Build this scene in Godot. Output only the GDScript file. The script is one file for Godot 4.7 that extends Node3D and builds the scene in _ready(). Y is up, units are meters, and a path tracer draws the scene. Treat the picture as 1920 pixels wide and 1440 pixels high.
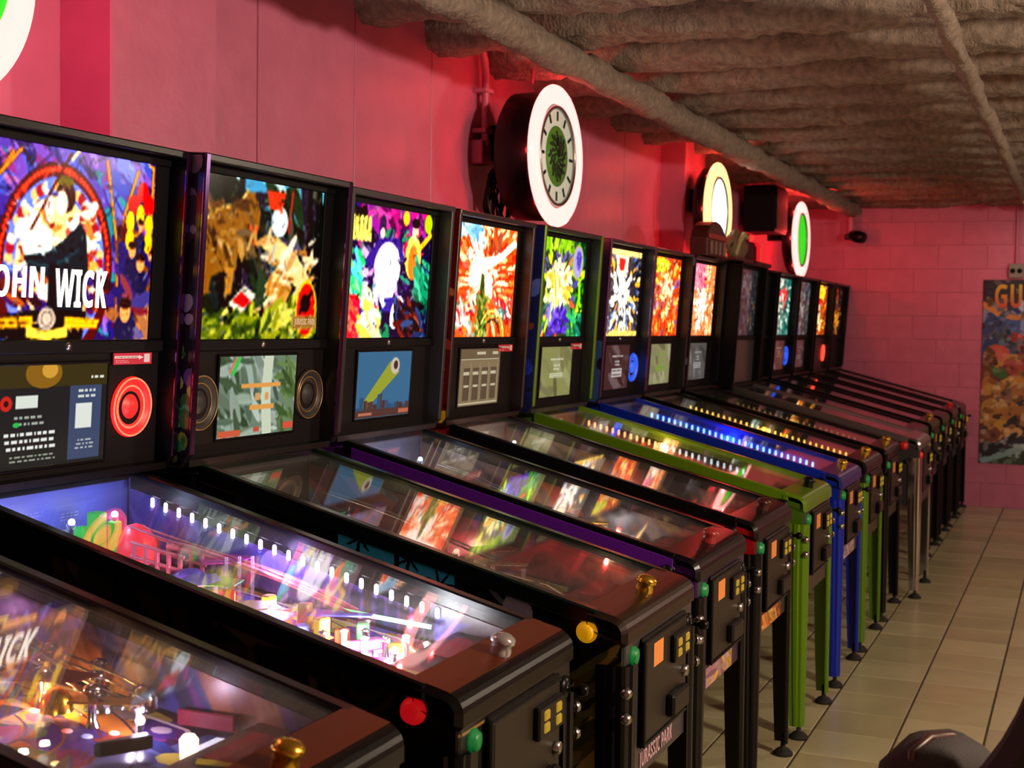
extends Node3D
# An arcade aisle: fifteen pinball machines along a pink block wall, lit by red neon clocks.

const WALL_X := -2.42      # left wall face
const FAR_Z := -12.516     # far wall face
const RIGHT_X := 3.3
const NEAR_Z := 1.8
const TILE := 0.3048
const DECK_Y := 2.88
const HW := 0.2755         # half the width of a cabinet

var rng := RandomNumberGenerator.new()
var taken := {}
var cache := {}
var M := {}

func _ready() -> void:
	rng.seed = 4711
	# ---- camera -------------------------------------------------------------------------------
	var cam := Camera3D.new()
	cam.name = "camera"
	cam.fov = rad_to_deg(2.0 * atan(720.0 / 2572.17))
	cam.near = 0.05
	cam.far = 60.0
	cam.transform = Transform3D(Basis(Vector3.UP, deg_to_rad(22.6374)) * Basis(Vector3.RIGHT, deg_to_rad(-2.4807)) * Basis(Vector3.BACK, deg_to_rad(0.802)), Vector3(0, 1.5225, 0))
	var at := CameraAttributesPhysical.new()     # the photograph is soft, the more the farther away
	at.frustum_focus_distance = 3.4
	at.frustum_focal_length = 12.0 * 2572.17 / 720.0   # the same angle as the fov above
	at.exposure_aperture = 5.6
	at.exposure_multiplier = 1.0
	cam.attributes = at
	add_child(cam)
	cam.current = true
	# ---- environment --------------------------------------------------------------------------
	var env := Environment.new()
	env.background_mode = Environment.BG_COLOR
	env.background_color = Color(0.01, 0.01, 0.01)
	env.tonemap_mode = Environment.TONE_MAPPER_LINEAR
	env.tonemap_exposure = 1.0
	env.sdfgi_enabled = true
	env.ssao_enabled = true
	env.ssil_enabled = true
	var we := WorldEnvironment.new()
	we.name = "world_environment"
	we.environment = env
	add_child(we)
	# ---- unseen lamps, out of view on the right, placed to light floor and ceiling ------------------------------------
	materials()
	unseen_hanging_lamp(Vector3(1.9, 2.2, -2.8), 9.0, "unseen globe lamp, out of view, lighting the floor and ceiling by the near machines")
	unseen_hanging_lamp(Vector3(2.0, 2.25, -7.6), 2.6, "unseen globe lamp, out of view, lighting the aisle by the far machines")
	# ---- large structure, then things ----------------------------------------------------------
	room()
	ceiling()
	machines()
	clocks()
	wall_fittings()
	toppers()
	poster()
	chair()

# ================================================================================================
# helpers
# ================================================================================================
class MB:
	var st := SurfaceTool.new()
	var col := Color.WHITE
	func _init() -> void:
		st.begin(Mesh.PRIMITIVE_TRIANGLES)
	func v(p: Vector3, uv := Vector2.ZERO) -> void:
		st.set_uv(uv)
		st.set_color(col)
		st.add_vertex(p)
	func tri(a: Vector3, b: Vector3, c: Vector3, out: Vector3, ua := Vector2.ZERO, ub := Vector2.ZERO, uc := Vector2.ZERO) -> void:
		if (c - a).cross(b - a).dot(out) >= 0.0:
			v(a, ua); v(b, ub); v(c, uc)
		else:
			v(a, ua); v(c, uc); v(b, ub)
	func quad(a: Vector3, b: Vector3, c: Vector3, d: Vector3, out: Vector3, uvs := [Vector2(0, 0), Vector2(1, 0), Vector2(1, 1), Vector2(0, 1)]) -> void:
		tri(a, b, c, out, uvs[0], uvs[1], uvs[2])
		tri(a, c, d, out, uvs[0], uvs[2], uvs[3])
	func flat() -> MB:
		st.set_smooth_group(-1)
		return self
	func smooth(g := 1) -> MB:
		st.set_smooth_group(g)
		return self
	# a box with chamfered edges: the six faces drawn in by c, joined by bevel strips and corners
	func box(mn: Vector3, mx: Vector3, c := 0.0, xf := Transform3D()) -> MB:
		flat()
		var o := (mn + mx) * 0.5
		var h := (mx - mn) * 0.5
		var cc := minf(c, minf(h.x, minf(h.y, h.z)) * 0.98)
		var P := func(sx: int, sy: int, sz: int, ax: int) -> Vector3:
			var q := Vector3(sx * (h.x - (0.0 if ax == 0 else cc)), sy * (h.y - (0.0 if ax == 1 else cc)), sz * (h.z - (0.0 if ax == 2 else cc)))
			return xf * (o + q)
		var n := func(d: Vector3) -> Vector3: return xf.basis * d
		for s in [-1, 1]:
			quad(P.call(s, -1, -1, 0), P.call(s, 1, -1, 0), P.call(s, 1, 1, 0), P.call(s, -1, 1, 0), n.call(Vector3(s, 0, 0)))
			quad(P.call(-1, s, -1, 1), P.call(1, s, -1, 1), P.call(1, s, 1, 1), P.call(-1, s, 1, 1), n.call(Vector3(0, s, 0)))
			quad(P.call(-1, -1, s, 2), P.call(1, -1, s, 2), P.call(1, 1, s, 2), P.call(-1, 1, s, 2), n.call(Vector3(0, 0, s)))
		if cc > 0.0:
			for a in [-1, 1]:
				for b in [-1, 1]:
					quad(P.call(a, b, -1, 0), P.call(a, b, 1, 0), P.call(a, b, 1, 1), P.call(a, b, -1, 1), n.call(Vector3(a, b, 0)))
					quad(P.call(a, -1, b, 0), P.call(a, 1, b, 0), P.call(a, 1, b, 2), P.call(a, -1, b, 2), n.call(Vector3(a, 0, b)))
					quad(P.call(-1, a, b, 1), P.call(1, a, b, 1), P.call(1, a, b, 2), P.call(-1, a, b, 2), n.call(Vector3(0, a, b)))
					for d in [-1, 1]:
						tri(P.call(a, b, d, 0), P.call(a, b, d, 1), P.call(a, b, d, 2), n.call(Vector3(a, b, d)))
		return self
	func cbox(at: Vector3, size: Vector3, c := 0.0, basis := Basis()) -> MB:
		return box(-size / 2, size / 2, c, Transform3D(basis, at))
	# outline in (x, y) drawn from z0 to z1; the caps carry UVs over the outline's bounds (u runs along -x when flip)
	func prism(pts: PackedVector2Array, z0: float, z1: float, bevel := 0.0, flip := false, xf := Transform3D()) -> MB:
		flat()
		var n := pts.size()
		var area := 0.0
		for i in n:
			area += pts[i].cross(pts[(i + 1) % n])
		if area < 0.0:
			pts = pts.duplicate()
			pts.reverse()
		var lo := pts[0]
		var hi := pts[0]
		for p in pts:
			lo = lo.min(p)
			hi = hi.max(p)
		var inner := PackedVector2Array()
		for i in n:
			var e0 := (pts[i] - pts[(i + n - 1) % n]).normalized()
			var e1 := (pts[(i + 1) % n] - pts[i]).normalized()
			var nn := Vector2(-e0.y, e0.x) + Vector2(-e1.y, e1.x)
			inner.append(pts[i] + nn.normalized() * bevel / maxf(0.4, cos(e0.angle_to(e1) / 2.0)))
		var uv := func(p: Vector2) -> Vector2:
			var q := (p - lo) / (hi - lo)
			return Vector2(1.0 - q.x if flip else q.x, 1.0 - q.y)
		var idx := Geometry2D.triangulate_polygon(inner)
		for k in range(0, idx.size(), 3):
			var a := inner[idx[k]]
			var b := inner[idx[k + 1]]
			var c := inner[idx[k + 2]]
			for zz in [[z0, -1.0], [z1, 1.0]]:
				tri(xf * Vector3(a.x, a.y, zz[0]), xf * Vector3(b.x, b.y, zz[0]), xf * Vector3(c.x, c.y, zz[0]), xf.basis * Vector3(0, 0, zz[1]), uv.call(a), uv.call(b), uv.call(c))
		for i in n:
			var a := pts[i]
			var b := pts[(i + 1) % n]
			var out := xf.basis * Vector3(b.y - a.y, a.x - b.x, 0)
			var za := z0 + (bevel if bevel > 0.0 else 0.0)
			var zb := z1 - (bevel if bevel > 0.0 else 0.0)
			quad(xf * Vector3(a.x, a.y, za), xf * Vector3(b.x, b.y, za), xf * Vector3(b.x, b.y, zb), xf * Vector3(a.x, a.y, zb), out)
			if bevel > 0.0:
				var ia := inner[i]
				var ib := inner[(i + 1) % n]
				quad(xf * Vector3(a.x, a.y, za), xf * Vector3(b.x, b.y, za), xf * Vector3(ib.x, ib.y, z0), xf * Vector3(ia.x, ia.y, z0), out + xf.basis * Vector3(0, 0, -out.length()))
				quad(xf * Vector3(a.x, a.y, zb), xf * Vector3(b.x, b.y, zb), xf * Vector3(ib.x, ib.y, z1), xf * Vector3(ia.x, ia.y, z1), out + xf.basis * Vector3(0, 0, out.length()))
		return self
	# profile of (radius, height) turned round y
	func lathe(prof: Array, xf := Transform3D(), seg := 20, g := 1) -> MB:
		smooth(g)
		for i in range(prof.size() - 1):
			var p: Vector2 = prof[i]
			var q: Vector2 = prof[i + 1]
			for k in seg:
				var a0 := TAU * k / seg
				var a1 := TAU * (k + 1) / seg
				var A := xf * Vector3(p.x * cos(a0), p.y, p.x * sin(a0))
				var B := xf * Vector3(p.x * cos(a1), p.y, p.x * sin(a1))
				var C := xf * Vector3(q.x * cos(a1), q.y, q.x * sin(a1))
				var D := xf * Vector3(q.x * cos(a0), q.y, q.x * sin(a0))
				var am := (a0 + a1) / 2.0
				var t := q - p
				var out := xf.basis * Vector3(t.y * cos(am), -t.x, t.y * sin(am))
				if p.x > 1e-6:
					tri(A, B, C, out)
				if q.x > 1e-6:
					tri(A, C, D, out)
		return self
	# round bar along points
	func tube(path: PackedVector3Array, r: float, seg := 8, closed := false, squash := 1.0) -> MB:
		smooth(2)
		var n := path.size()
		var rings := []
		var up := Vector3.UP
		for i in n:
			var prev := path[(i + n - 1) % n] if closed or i > 0 else path[i]
			var next := path[(i + 1) % n] if closed or i < n - 1 else path[i]
			var t := (next - prev).normalized()
			if absf(t.dot(up)) > 0.95:
				up = Vector3(0.3, 0.1, 1).normalized() if absf(t.y) > 0.9 else Vector3.UP
			var s := t.cross(up).normalized()
			var u := s.cross(t).normalized()
			up = u
			var ring := PackedVector3Array()
			for k in seg:
				var a := TAU * k / seg
				ring.append(path[i] + s * cos(a) * r + u * sin(a) * r * squash)
			rings.append(ring)
		for i in (n if closed else n - 1):
			var R0: PackedVector3Array = rings[i]
			var R1: PackedVector3Array = rings[(i + 1) % n]
			var c0 := path[i]
			for k in seg:
				var k1 := (k + 1) % seg
				var out := (R0[k] + R0[k1]) * 0.5 - c0
				quad(R0[k], R0[k1], R1[k1], R1[k], out)
		if not closed:
			flat()
			for e in [0, n - 1]:
				var R: PackedVector3Array = rings[e]
				var d := path[0] - path[1] if e == 0 else path[n - 1] - path[n - 2]
				for k in range(1, seg - 1):
					tri(R[0], R[k], R[k + 1], d)
		return self
	# a ring (torus) round the y axis of xf
	func torus(R: float, r: float, xf := Transform3D(), seg := 48, tub := 14) -> MB:
		smooth(3)
		for i in seg:
			var a0 := TAU * i / seg
			var a1 := TAU * (i + 1) / seg
			for k in tub:
				var b0 := TAU * k / tub
				var b1 := TAU * (k + 1) / tub
				var P := func(a: float, b: float) -> Vector3: return xf * Vector3((R + r * cos(b)) * cos(a), r * sin(b), (R + r * cos(b)) * sin(a))
				var am := (a0 + a1) / 2.0
				var bm := (b0 + b1) / 2.0
				quad(P.call(a0, b0), P.call(a1, b0), P.call(a1, b1), P.call(a0, b1), xf.basis * Vector3(cos(bm) * cos(am), sin(bm), cos(bm) * sin(am)))
		return self
	# a flat panel whose front (towards +x) carries the whole texture; u runs towards -z
	func panel(x: float, y0: float, y1: float, z0: float, z1: float, thick := 0.006) -> MB:
		flat()
		quad(Vector3(x, y1, z1), Vector3(x, y1, z0), Vector3(x, y0, z0), Vector3(x, y0, z1), Vector3.RIGHT)
		var xb := x - thick
		var zz := [Vector2.ZERO, Vector2.ZERO, Vector2.ZERO, Vector2.ZERO]
		quad(Vector3(xb, y1, z1), Vector3(xb, y1, z0), Vector3(xb, y0, z0), Vector3(xb, y0, z1), Vector3.LEFT, zz)
		quad(Vector3(x, y1, z1), Vector3(xb, y1, z1), Vector3(xb, y0, z1), Vector3(x, y0, z1), Vector3.BACK, zz)
		quad(Vector3(x, y1, z0), Vector3(xb, y1, z0), Vector3(xb, y0, z0), Vector3(x, y0, z0), Vector3.FORWARD, zz)
		quad(Vector3(x, y1, z0), Vector3(xb, y1, z0), Vector3(xb, y1, z1), Vector3(x, y1, z1), Vector3.UP, zz)
		quad(Vector3(x, y0, z0), Vector3(xb, y0, z0), Vector3(xb, y0, z1), Vector3(x, y0, z1), Vector3.DOWN, zz)
		return self
	func done() -> ArrayMesh:
		st.generate_normals()
		return st.commit()

func numbered(called: String) -> String:
	var n: int = taken.get(called, 0)
	taken[called] = n + 1
	return called if n == 0 else "%s_%03d" % [called, n]

func thing(called: String, label: String, category: String, at := Vector3.ZERO, turn := 0.0, group := "") -> Node3D:
	var o := Node3D.new()
	o.name = numbered(called)
	add_child(o)
	o.position = at
	o.rotation.y = turn
	o.set_meta("label", label)
	o.set_meta("category", category)
	if group:
		o.set_meta("group", group)
	return o

func part(called: String, mesh: Mesh, m: Material, parent: Node) -> MeshInstance3D:
	var o := MeshInstance3D.new()
	o.name = called
	o.mesh = mesh
	o.material_override = m
	parent.add_child(o, true)
	return o

func struct(called: String, mesh: Mesh, m: Material, label := "") -> MeshInstance3D:
	var o := part(called, mesh, m, self)
	o.set_meta("kind", "structure")
	if label:
		o.set_meta("label", label)
	return o

func mat(c: Color, rough := 0.5, metal := 0.0, spec := 0.5) -> StandardMaterial3D:
	var m := StandardMaterial3D.new()
	m.albedo_color = c
	m.roughness = rough
	m.metallic = metal
	m.metallic_specular = spec
	return m

func glow(c: Color, energy: float, base := Color(0.8, 0.8, 0.8)) -> StandardMaterial3D:
	var m := mat(base, 0.4)
	m.emission_enabled = true
	m.emission = c
	m.emission_energy_multiplier = energy
	return m

func print_mat(img: Image, rough := 0.4, tint := Color.WHITE) -> StandardMaterial3D:
	var m := mat(tint, rough)
	m.albedo_texture = ImageTexture.create_from_image(img)
	return m

func lit_print(img: Image, energy: float, rough := 0.12) -> StandardMaterial3D:
	var m := mat(Color(0.02, 0.02, 0.02), rough)
	if energy > 1.0:
		img.adjust_bcs(0.86, 1.28, 1.15)
	m.emission_enabled = true
	m.emission = Color.BLACK
	m.emission_texture = ImageTexture.create_from_image(img)
	m.emission_energy_multiplier = energy
	return m

func noise_tex(freq: float, size := 512, as_normal := false, strength := 2.0, seed_ := 1, lo := 0.0, hi := 1.0) -> NoiseTexture2D:
	var n := FastNoiseLite.new()
	n.seed = seed_
	n.noise_type = FastNoiseLite.TYPE_SIMPLEX_SMOOTH
	n.frequency = freq
	n.fractal_octaves = 4
	var t := NoiseTexture2D.new()
	t.width = size
	t.height = size
	t.seamless = true
	t.noise = n
	if as_normal:
		t.as_normal_map = true
		t.bump_strength = strength
	else:
		var r := Gradient.new()
		r.set_color(0, Color(lo, lo, lo))
		r.set_color(1, Color(hi, hi, hi))
		t.color_ramp = r
	return t

func words(text: String, width: float, height: float, depth := 0.002, bold := true, fade := []) -> ArrayMesh:
	# lettering scaled to fill width x height, centred, facing +x, reading towards -z
	var t := TextMesh.new()
	var f := SystemFont.new()
	f.font_names = PackedStringArray(["Droid Sans"])
	f.font_weight = 700 if bold else 400
	t.font = f
	t.text = text
	t.font_size = 32
	t.pixel_size = 0.01
	t.curve_step = 2.0
	t.depth = 0.02
	var arr := t.get_mesh_arrays()
	var vs: PackedVector3Array = arr[Mesh.ARRAY_VERTEX]
	var lo := vs[0]
	var hi := vs[0]
	for p in vs:
		lo = lo.min(p)
		hi = hi.max(p)
	for i in vs.size():
		var p := vs[i]
		vs[i] = Vector3((p.z - lo.z) / maxf(hi.z - lo.z, 1e-6) * depth, ((p.y - lo.y) / (hi.y - lo.y) - 0.5) * height, -((p.x - lo.x) / (hi.x - lo.x) - 0.5) * width)
	if fade:   # a print that goes from the first colour at the top to the second at the foot
		var cs := PackedColorArray()
		for p in vs:
			cs.append((fade[1] as Color).srgb_to_linear().lerp((fade[0] as Color).srgb_to_linear(), p.y / height + 0.5))
		arr[Mesh.ARRAY_COLOR] = cs
	arr[Mesh.ARRAY_VERTEX] = vs
	arr[Mesh.ARRAY_NORMAL] = null
	arr[Mesh.ARRAY_TANGENT] = null
	var am := ArrayMesh.new()
	am.add_surface_from_arrays(Mesh.PRIMITIVE_TRIANGLES, arr)
	return am

func turned(axis: Vector3, at := Vector3.ZERO) -> Transform3D:
	# a frame whose y axis points along axis
	var y := axis.normalized()
	var x := y.cross(Vector3(0.31, 0.17, 0.93)).normalized()
	return Transform3D(Basis(x, y, x.cross(y)), at)

# ---- painting flat print ------------------------------------------------------------------------
class Paint:
	var img: Image
	var w: int
	var h: int
	var rng := RandomNumberGenerator.new()
	func _init(w_: int, h_: int, c: Color, s := 1) -> void:
		w = w_
		h = h_
		rng.seed = s
		img = Image.create_empty(w, h, false, Image.FORMAT_RGB8)
		img.fill(c)
	func rect(x0: float, y0: float, x1: float, y1: float, c: Color) -> void:
		img.fill_rect(Rect2i(int(x0 * w), int(y0 * h), maxi(1, int((x1 - x0) * w)), maxi(1, int((y1 - y0) * h))), c)
	func poly(pts: Array, c: Color) -> void:
		var y0 := 1e9
		var y1 := -1e9
		for p in pts:
			y0 = minf(y0, p.y * h)
			y1 = maxf(y1, p.y * h)
		var n := pts.size()
		for y in range(maxi(0, int(y0)), mini(h - 1, int(y1)) + 1):
			var xs := []
			var yy := y + 0.5
			for i in n:
				var a: Vector2 = pts[i]
				var b: Vector2 = pts[(i + 1) % n]
				var ay := a.y * h
				var by := b.y * h
				if (ay <= yy) != (by <= yy):
					xs.append((a.x + (yy - ay) / (by - ay) * (b.x - a.x)) * w)
			xs.sort()
			for k in range(0, xs.size() - 1, 2):
				var xa := maxi(0, int(round(xs[k])))
				var xb := mini(w, int(round(xs[k + 1])))
				if xb > xa:
					img.fill_rect(Rect2i(xa, y, xb - xa, 1), c)
	func ell(cx: float, cy: float, rx: float, ry: float, c: Color, rot := 0.0, seg := 20) -> void:
		var pts := []
		for i in seg:
			var a := TAU * i / seg
			var p := Vector2(cos(a) * rx * w, sin(a) * ry * h).rotated(rot)
			pts.append(Vector2(cx + p.x / w, cy + p.y / h))
		poly(pts, c)
	func ring(cx: float, cy: float, rx: float, ry: float, th: float, c: Color) -> void:
		var pts := []
		for i in 41:
			pts.append(Vector2(cx + cos(TAU * i / 40) * rx, cy + sin(TAU * i / 40) * ry))
		stroke(pts, th, c)
	func stroke(pts: Array, th: float, c: Color) -> void:
		for i in range(pts.size() - 1):
			var a := Vector2(pts[i].x * w, pts[i].y * h)
			var b := Vector2(pts[i + 1].x * w, pts[i + 1].y * h)
			var d := (b - a).normalized()
			var n := Vector2(-d.y, d.x) * th * h * 0.5
			a -= d * th * h * 0.2
			b += d * th * h * 0.2
			var q := []
			for p in [a + n, b + n, b - n, a - n]:
				q.append(Vector2(p.x / w, p.y / h))
			poly(q, c)
	# many loose strokes of a few colours
	func scatter(n: int, cols: Array, x0: float, y0: float, x1: float, y1: float, smin: float, smax: float, ang := 0.6, spread := 0.8, lean := 2.5) -> void:
		for i in n:
			var s := rng.randf_range(smin, smax)
			var c: Color = cols[rng.randi() % cols.size()]
			c = c.lerp(Color.WHITE if rng.randf() < 0.5 else Color.BLACK, rng.randf() * 0.22)
			ell(rng.randf_range(x0, x1), rng.randf_range(y0, y1), s * lean * 0.5, s * 0.5, c, ang + rng.randf_range(-spread, spread), 9)
	func soft(k: float) -> void:
		img.resize(maxi(4, int(w / k)), maxi(4, int(h / k)), Image.INTERPOLATE_LANCZOS)
		img.resize(w, h, Image.INTERPOLATE_CUBIC)
	# small strokes in the colours that are already there, then a little softness: print seen through a blurred lens
	func worked(n: int, smin: float, smax: float, k := 1.6) -> Paint:
		for i in n:
			var q := Vector2(rng.randf(), rng.randf())
			var c := img.get_pixel(clampi(int(q.x * w), 0, w - 1), clampi(int(q.y * h), 0, h - 1))
			c = c.lightened(rng.randf() * 0.35) if rng.randf() < 0.5 else c.darkened(rng.randf() * 0.5)
			var z := rng.randf_range(smin, smax)
			ell(q.x + rng.randf_range(-0.02, 0.02), q.y + rng.randf_range(-0.02, 0.02), z * rng.randf_range(0.6, 1.6), z * 0.45, c, rng.randf() * PI, 7)
		soft(k)
		return self
	# lines of unreadable small print
	func small_print(x0: float, y0: float, x1: float, y1: float, rows: int, c: Color) -> void:
		var rh := (y1 - y0) / rows
		for r in rows:
			var x := x0 + rng.randf() * 0.03
			while x < x1 - 0.02:
				var ww := rng.randf_range(0.015, 0.06)
				rect(x, y0 + r * rh + rh * 0.2, minf(x + ww, x1), y0 + r * rh + rh * 0.75, c)
				x += ww + 0.012

static func rgb(r: float, g: float, b: float) -> Color:
	return Color(r / 255.0, g / 255.0, b / 255.0)

# ================================================================================================
# materials
# ================================================================================================
func materials() -> void:
	var fine := noise_tex(0.03, 512, true, 3.0, 3)
	var mottle := noise_tex(0.012, 512, false, 1.0, 9, 0.93, 1.0)
	var pink := mat(rgb(204, 108, 142), 0.42)
	pink.albedo_texture = mottle
	pink.uv1_triplanar = true
	pink.uv1_world_triplanar = true
	pink.uv1_scale = Vector3(0.8, 0.8, 0.8)
	pink.normal_enabled = true
	pink.normal_texture = fine
	pink.normal_scale = 0.16
	M.pink = pink
	var pink2: StandardMaterial3D = pink.duplicate()
	pink2.albedo_color = rgb(201, 105, 139)
	M.pink2 = pink2
	M.pink_joint = mat(rgb(184, 92, 124), 0.6)
	M.plain_wall = mat(rgb(150, 90, 100), 0.6)
	var spray := mat(rgb(160, 142, 128), 0.95)
	spray.albedo_texture = noise_tex(0.02, 512, false, 1.0, 17, 0.62, 1.0)
	spray.uv1_triplanar = true
	spray.uv1_world_triplanar = true
	spray.uv1_scale = Vector3(2.2, 2.2, 2.2)
	spray.heightmap_enabled = true
	spray.heightmap_scale = 0.7
	spray.heightmap_texture = noise_tex(0.05, 512, false, 1.0, 23)
	M.spray = spray
	var tiles := []
	for k in 3:
		var t := mat([rgb(200, 190, 148), rgb(194, 182, 142), rgb(206, 196, 156)][k], 0.27)
		t.albedo_texture = noise_tex(0.006, 256, false, 1.0, 31 + k, 0.86, 1.0)
		t.uv1_triplanar = true
		t.uv1_world_triplanar = true
		t.uv1_scale = Vector3(0.7, 0.7, 0.7)
		tiles.append(t)
	M.tiles = tiles
	M.grout = mat(rgb(74, 62, 50), 0.9)
	M.black = mat(rgb(11, 10, 12), 0.28, 0.0, 0.35)
	M.black_matte = mat(rgb(13, 11, 12), 0.5, 0.0, 0.25)
	M.black_wood = mat(rgb(20, 18, 20), 0.35)
	M.dark_metal = mat(rgb(24, 22, 23), 0.3, 0.5, 0.35)
	M.chrome = mat(rgb(205, 205, 210), 0.13, 1.0)
	M.steel = mat(rgb(160, 158, 156), 0.3, 1.0)
	M.brown_steel = mat(rgb(92, 42, 18), 0.42, 0.3, 0.3)
	M.rubber = mat(rgb(20, 18, 17), 0.8)
	M.gold = mat(rgb(214, 170, 60), 0.2, 0.9)
	M.yellow_plastic = mat(rgb(235, 180, 20), 0.3)
	M.red_plastic = mat(rgb(205, 24, 32), 0.3)
	M.green_plastic = mat(rgb(20, 150, 70), 0.3)
	M.white_plastic = mat(rgb(220, 216, 208), 0.35)
	M.door = mat(rgb(50, 43, 36), 0.42, 0.3, 0.3)
	M.door_frame = mat(rgb(12, 11, 11), 0.3, 0.0, 0.35)
	M.orange_card = mat(rgb(226, 140, 70), 0.6)
	M.pink_print = mat(rgb(186, 150, 160), 0.6)
	M.coin_light = glow(rgb(235, 190, 50), 0.32, rgb(120, 95, 30))
	M.start_light = glow(rgb(20, 200, 90), 0.12, rgb(16, 110, 55))
	M.red_button = glow(rgb(240, 20, 30), 0.35, rgb(190, 20, 28))
	M.yellow_button = glow(rgb(250, 180, 10), 0.3, rgb(225, 165, 15))
	var g := mat(Color(1, 1, 1, 0.02), 0.03)
	g.transparency = BaseMaterial3D.TRANSPARENCY_ALPHA
	M.glass = g
	var cl := mat(Color(0.95, 0.95, 1.0, 0.12), 0.05)
	cl.transparency = BaseMaterial3D.TRANSPARENCY_ALPHA
	M.clear_plastic = cl
	M.clear_dome = mat(rgb(190, 186, 190), 0.12, 0.6)
	M.purple_chrome = mat(rgb(120, 90, 150), 0.12, 1.0)
	M.pink_rail = mat(rgb(210, 120, 140), 0.25, 0.5)
	M.letter_light = glow(Color(1.0, 0.96, 0.9), 2.6)

func unseen_hanging_lamp(at: Vector3, energy: float, label: String) -> void:
	var t := thing("unseen_hanging_lamp", label, "lamp", at)
	var warm := Color(1.0, 0.92, 0.80)
	part("globe_light", MB.new().lathe([Vector2(0, -0.15), Vector2(0.075, -0.13), Vector2(0.13, -0.075), Vector2(0.15, 0), Vector2(0.13, 0.075), Vector2(0.075, 0.13), Vector2(0, 0.15)], Transform3D(), 24).done(), glow(warm, 1.4), t)
	part("cord", MB.new().tube(PackedVector3Array([Vector3(0, 0.15, 0), Vector3(0, DECK_Y - at.y, 0)]), 0.008, 6).done(), M.black, t)
	part("cap", MB.new().lathe([Vector2(0, 0.19), Vector2(0.04, 0.18), Vector2(0.055, 0.12), Vector2(0, 0.12)]).done(), M.steel, t)
	var l := OmniLight3D.new()
	l.name = "globe_lamp"
	l.light_color = warm
	l.light_energy = energy
	l.light_size = 0.14
	l.omni_range = 20.0
	l.omni_attenuation = 2.0
	l.shadow_enabled = true
	t.add_child(l)

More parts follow.
